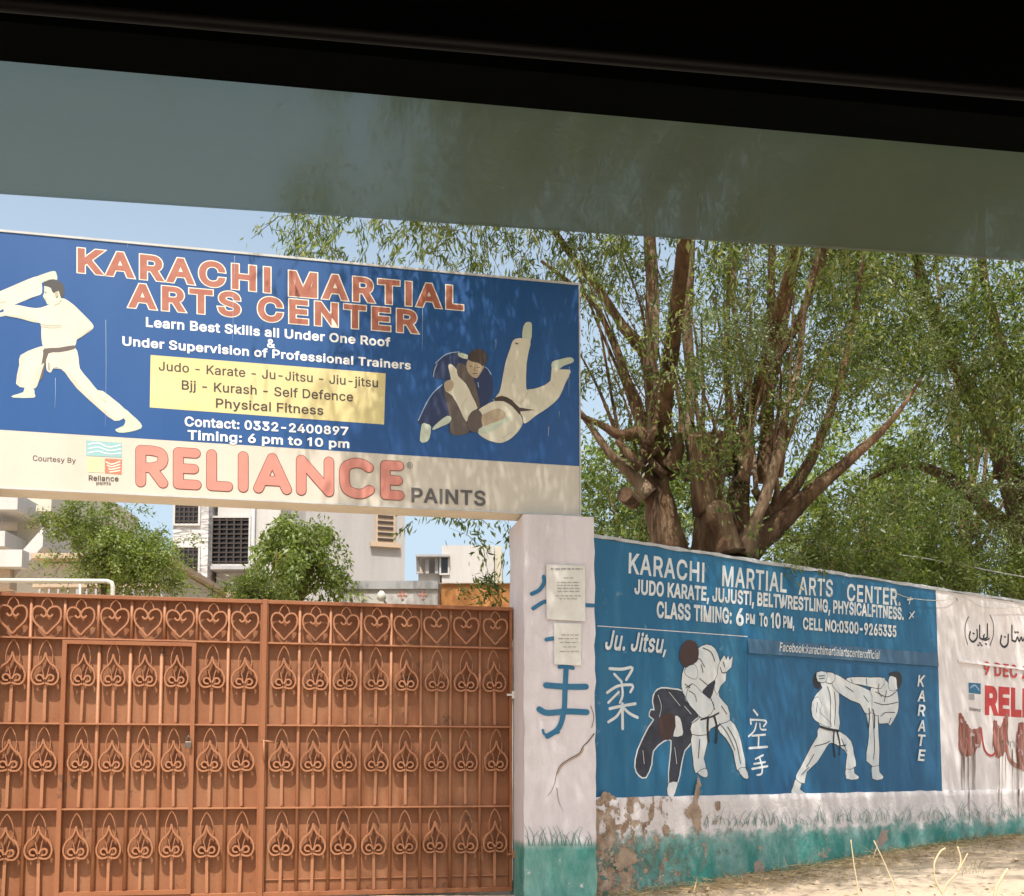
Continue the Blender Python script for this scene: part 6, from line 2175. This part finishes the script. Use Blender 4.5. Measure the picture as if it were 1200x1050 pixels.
# ------------------------------------------------------------------ dry litter, stalks
rs = np.random.default_rng(77)
arr = []
n = 5200
sv = rs.uniform(.05, 10, n)
ov = np.abs(rs.normal(0, .42, n)) + .04
P = np.array([tuple(WALL.pt(s, 0, o)) for s, o in zip(sv, ov)])
P[:, 2] = [gz(x, y) + .012 for x, y in P[:, :2]]
P[:, 2] += rs.random(n) * .03
d = rs.normal(0, 1, (n, 3))
d[:, 2] *= .12
d /= np.linalg.norm(d, axis=1)[:, None]
sd = np.cross(d, np.array([0, 0, 1.0]) + rs.normal(0, .3, (n, 3)))
sd /= np.linalg.norm(sd, axis=1)[:, None]
ln = rs.uniform(.04, .22, n)[:, None]
wd = rs.uniform(.002, .006, n)[:, None]
arr.append((np.stack([P - sd * wd, P + sd * wd, P + d * ln + sd * wd * .3, P + d * ln - sd * wd * .3], 1).reshape(-1, 3), 0))
tc = rs.uniform(0, 1, (60, 2))
own = rs.integers(0, 60, 900)
s_ = 1.2 + 9 * tc[own, 0] + rs.normal(0, .06, 900)
o_ = np.abs(.05 + 2.2 * tc[own, 1] ** 2.5 + rs.normal(0, .05, 900)) + .03
P = np.array([tuple(WALL.pt(a_, 0, b_)) for a_, b_ in zip(s_, o_)])
P[:, 2] = [gz(x, y) for x, y in P[:, :2]]
d = rs.normal(0, .45, (900, 3))
d[:, 2] = 1.0
d /= np.linalg.norm(d, axis=1)[:, None]
sd = np.cross(d, rs.normal(0, 1, (900, 3)))
sd /= np.linalg.norm(sd, axis=1)[:, None]
ln = rs.uniform(.03, .14, 900)[:, None]
arr.append((np.stack([P - sd * .002, P + sd * .002, P + d * ln + sd * .0006, P + d * ln - sd * .0006], 1).reshape(-1, 3), 0))
tag(quads_object('dry_grass', arr, [M['straw']], None), kind='stuff')
n = 2200
P = np.stack([rs.uniform(-1, 9, n), rs.uniform(5.2, 10.5, n), np.zeros(n)], 1)
P[:, 2] = [gz(x, y) + .016 for x, y in P[:, :2]]
d = rs.normal(0, 1, (n, 3))
d[:, 2] *= .15
d /= np.linalg.norm(d, axis=1)[:, None]
sd = np.cross(d, np.array([0, 0, 1.0]) + rs.normal(0, .4, (n, 3)))
sd /= np.linalg.norm(sd, axis=1)[:, None]
ln = rs.uniform(.02, .07, n)[:, None]
wd = rs.uniform(.004, .012, n)[:, None]
tag(quads_object('fallen_leaves', [(np.stack([P, P + d * ln * .5 + sd * wd, P + d * ln, P + d * ln * .5 - sd * wd], 1).reshape(-1, 3), 0)], [M['straw']], None), kind='stuff')

vs, fs = [], []
rp = random.Random(55)
for k in range(700):
    x, y = rp.uniform(-1, 8.5), rp.uniform(6.3, 12)
    p = Vector((x, y, 0)) - WALL.o
    if p.dot(WALL.n) < .05:
        continue
    r = rp.uniform(.006, .02) if rp.random() < .9 else rp.uniform(.02, .05)
    z = gz(x, y) + r * .3
    b = len(vs)
    for q in ((1, 0, 0), (.3, .9, .1), (-.8, .5, 0), (-.7, -.6, .1), (.4, -.9, 0), (.1, .05, .7), (0, 0, -.6)):
        vs.append((x + q[0] * r * rp.uniform(.7, 1.2), y + q[1] * r * rp.uniform(.7, 1.2), z + q[2] * r))
    for i in range(5):
        fs += [[b + i, b + (i + 1) % 5, b + 5], [b + (i + 1) % 5, b + i, b + 6]]
tag(new_mesh('gravel', vs, fs, M['b_tan']), kind='stuff')

for path, r, Y, lbl in (
        ([(1008, 1130), (1006, 1050), (1001, 1015), (997, 984)], .8, 6.2, 'thin straight dry stalk, the leftmost standing before the wall'),
        ([(1062, 1130), (1050, 1050), (1038, 1015), (1024, 985)], .85, 6.2, 'thin slanting dry stalk just right of the straight one'),
        ([(1090, 1120), (1105, 1046), (1122, 1022), (1134, 1000)], 1.0, 6.0, 'forked dry stalk with a hooked side shoot'),
        ([(1160, 1130), (1166, 1050), (1172, 1032), (1181, 1018)], 2.0, 5.6, 'thick pale broken stalk at the lower right')):
    pts = [at(x, y, Y) for x, y in path]
    b0 = Vector((pts[0].x, pts[0].y, gz(pts[0].x, pts[0].y) - .02))
    pts = [b0] + [p for p in pts if p.z > b0.z + .06]
    k_ = Y / F
    st = thing('dry_stalk', b0, lbl, 'dry stalk', 'dry stalks before the wall')
    BASE[st.name] = st.location.copy()
    m_ = MB()
    sm = catmull(pts, 5)
    m_.tube(sm, [r * k_ * (1.1 - .5 * i / len(sm)) for i in range(len(sm))], 7, True, 0, .08, rb)
    m_.build('stem', M['stalk'], st, True)
    if 'forked' in lbl:
        m_ = MB()
        m_.tube(catmull([at(1104, 1047, Y), at(1096, 1030, Y), at(1095, 1012, Y), at(1102, 998, Y), at(1108, 994, Y)], 5), 1.0 * k_, 6, True, 0, .08, rb)
        m_.tube(catmull([at(1122, 1022, Y), at(1126, 1008, Y), at(1122, 992, Y)], 5), 1.0 * k_, 6, True, 0, .08, rb)
        m_.build('side_shoot', M['stalk'], st, True)
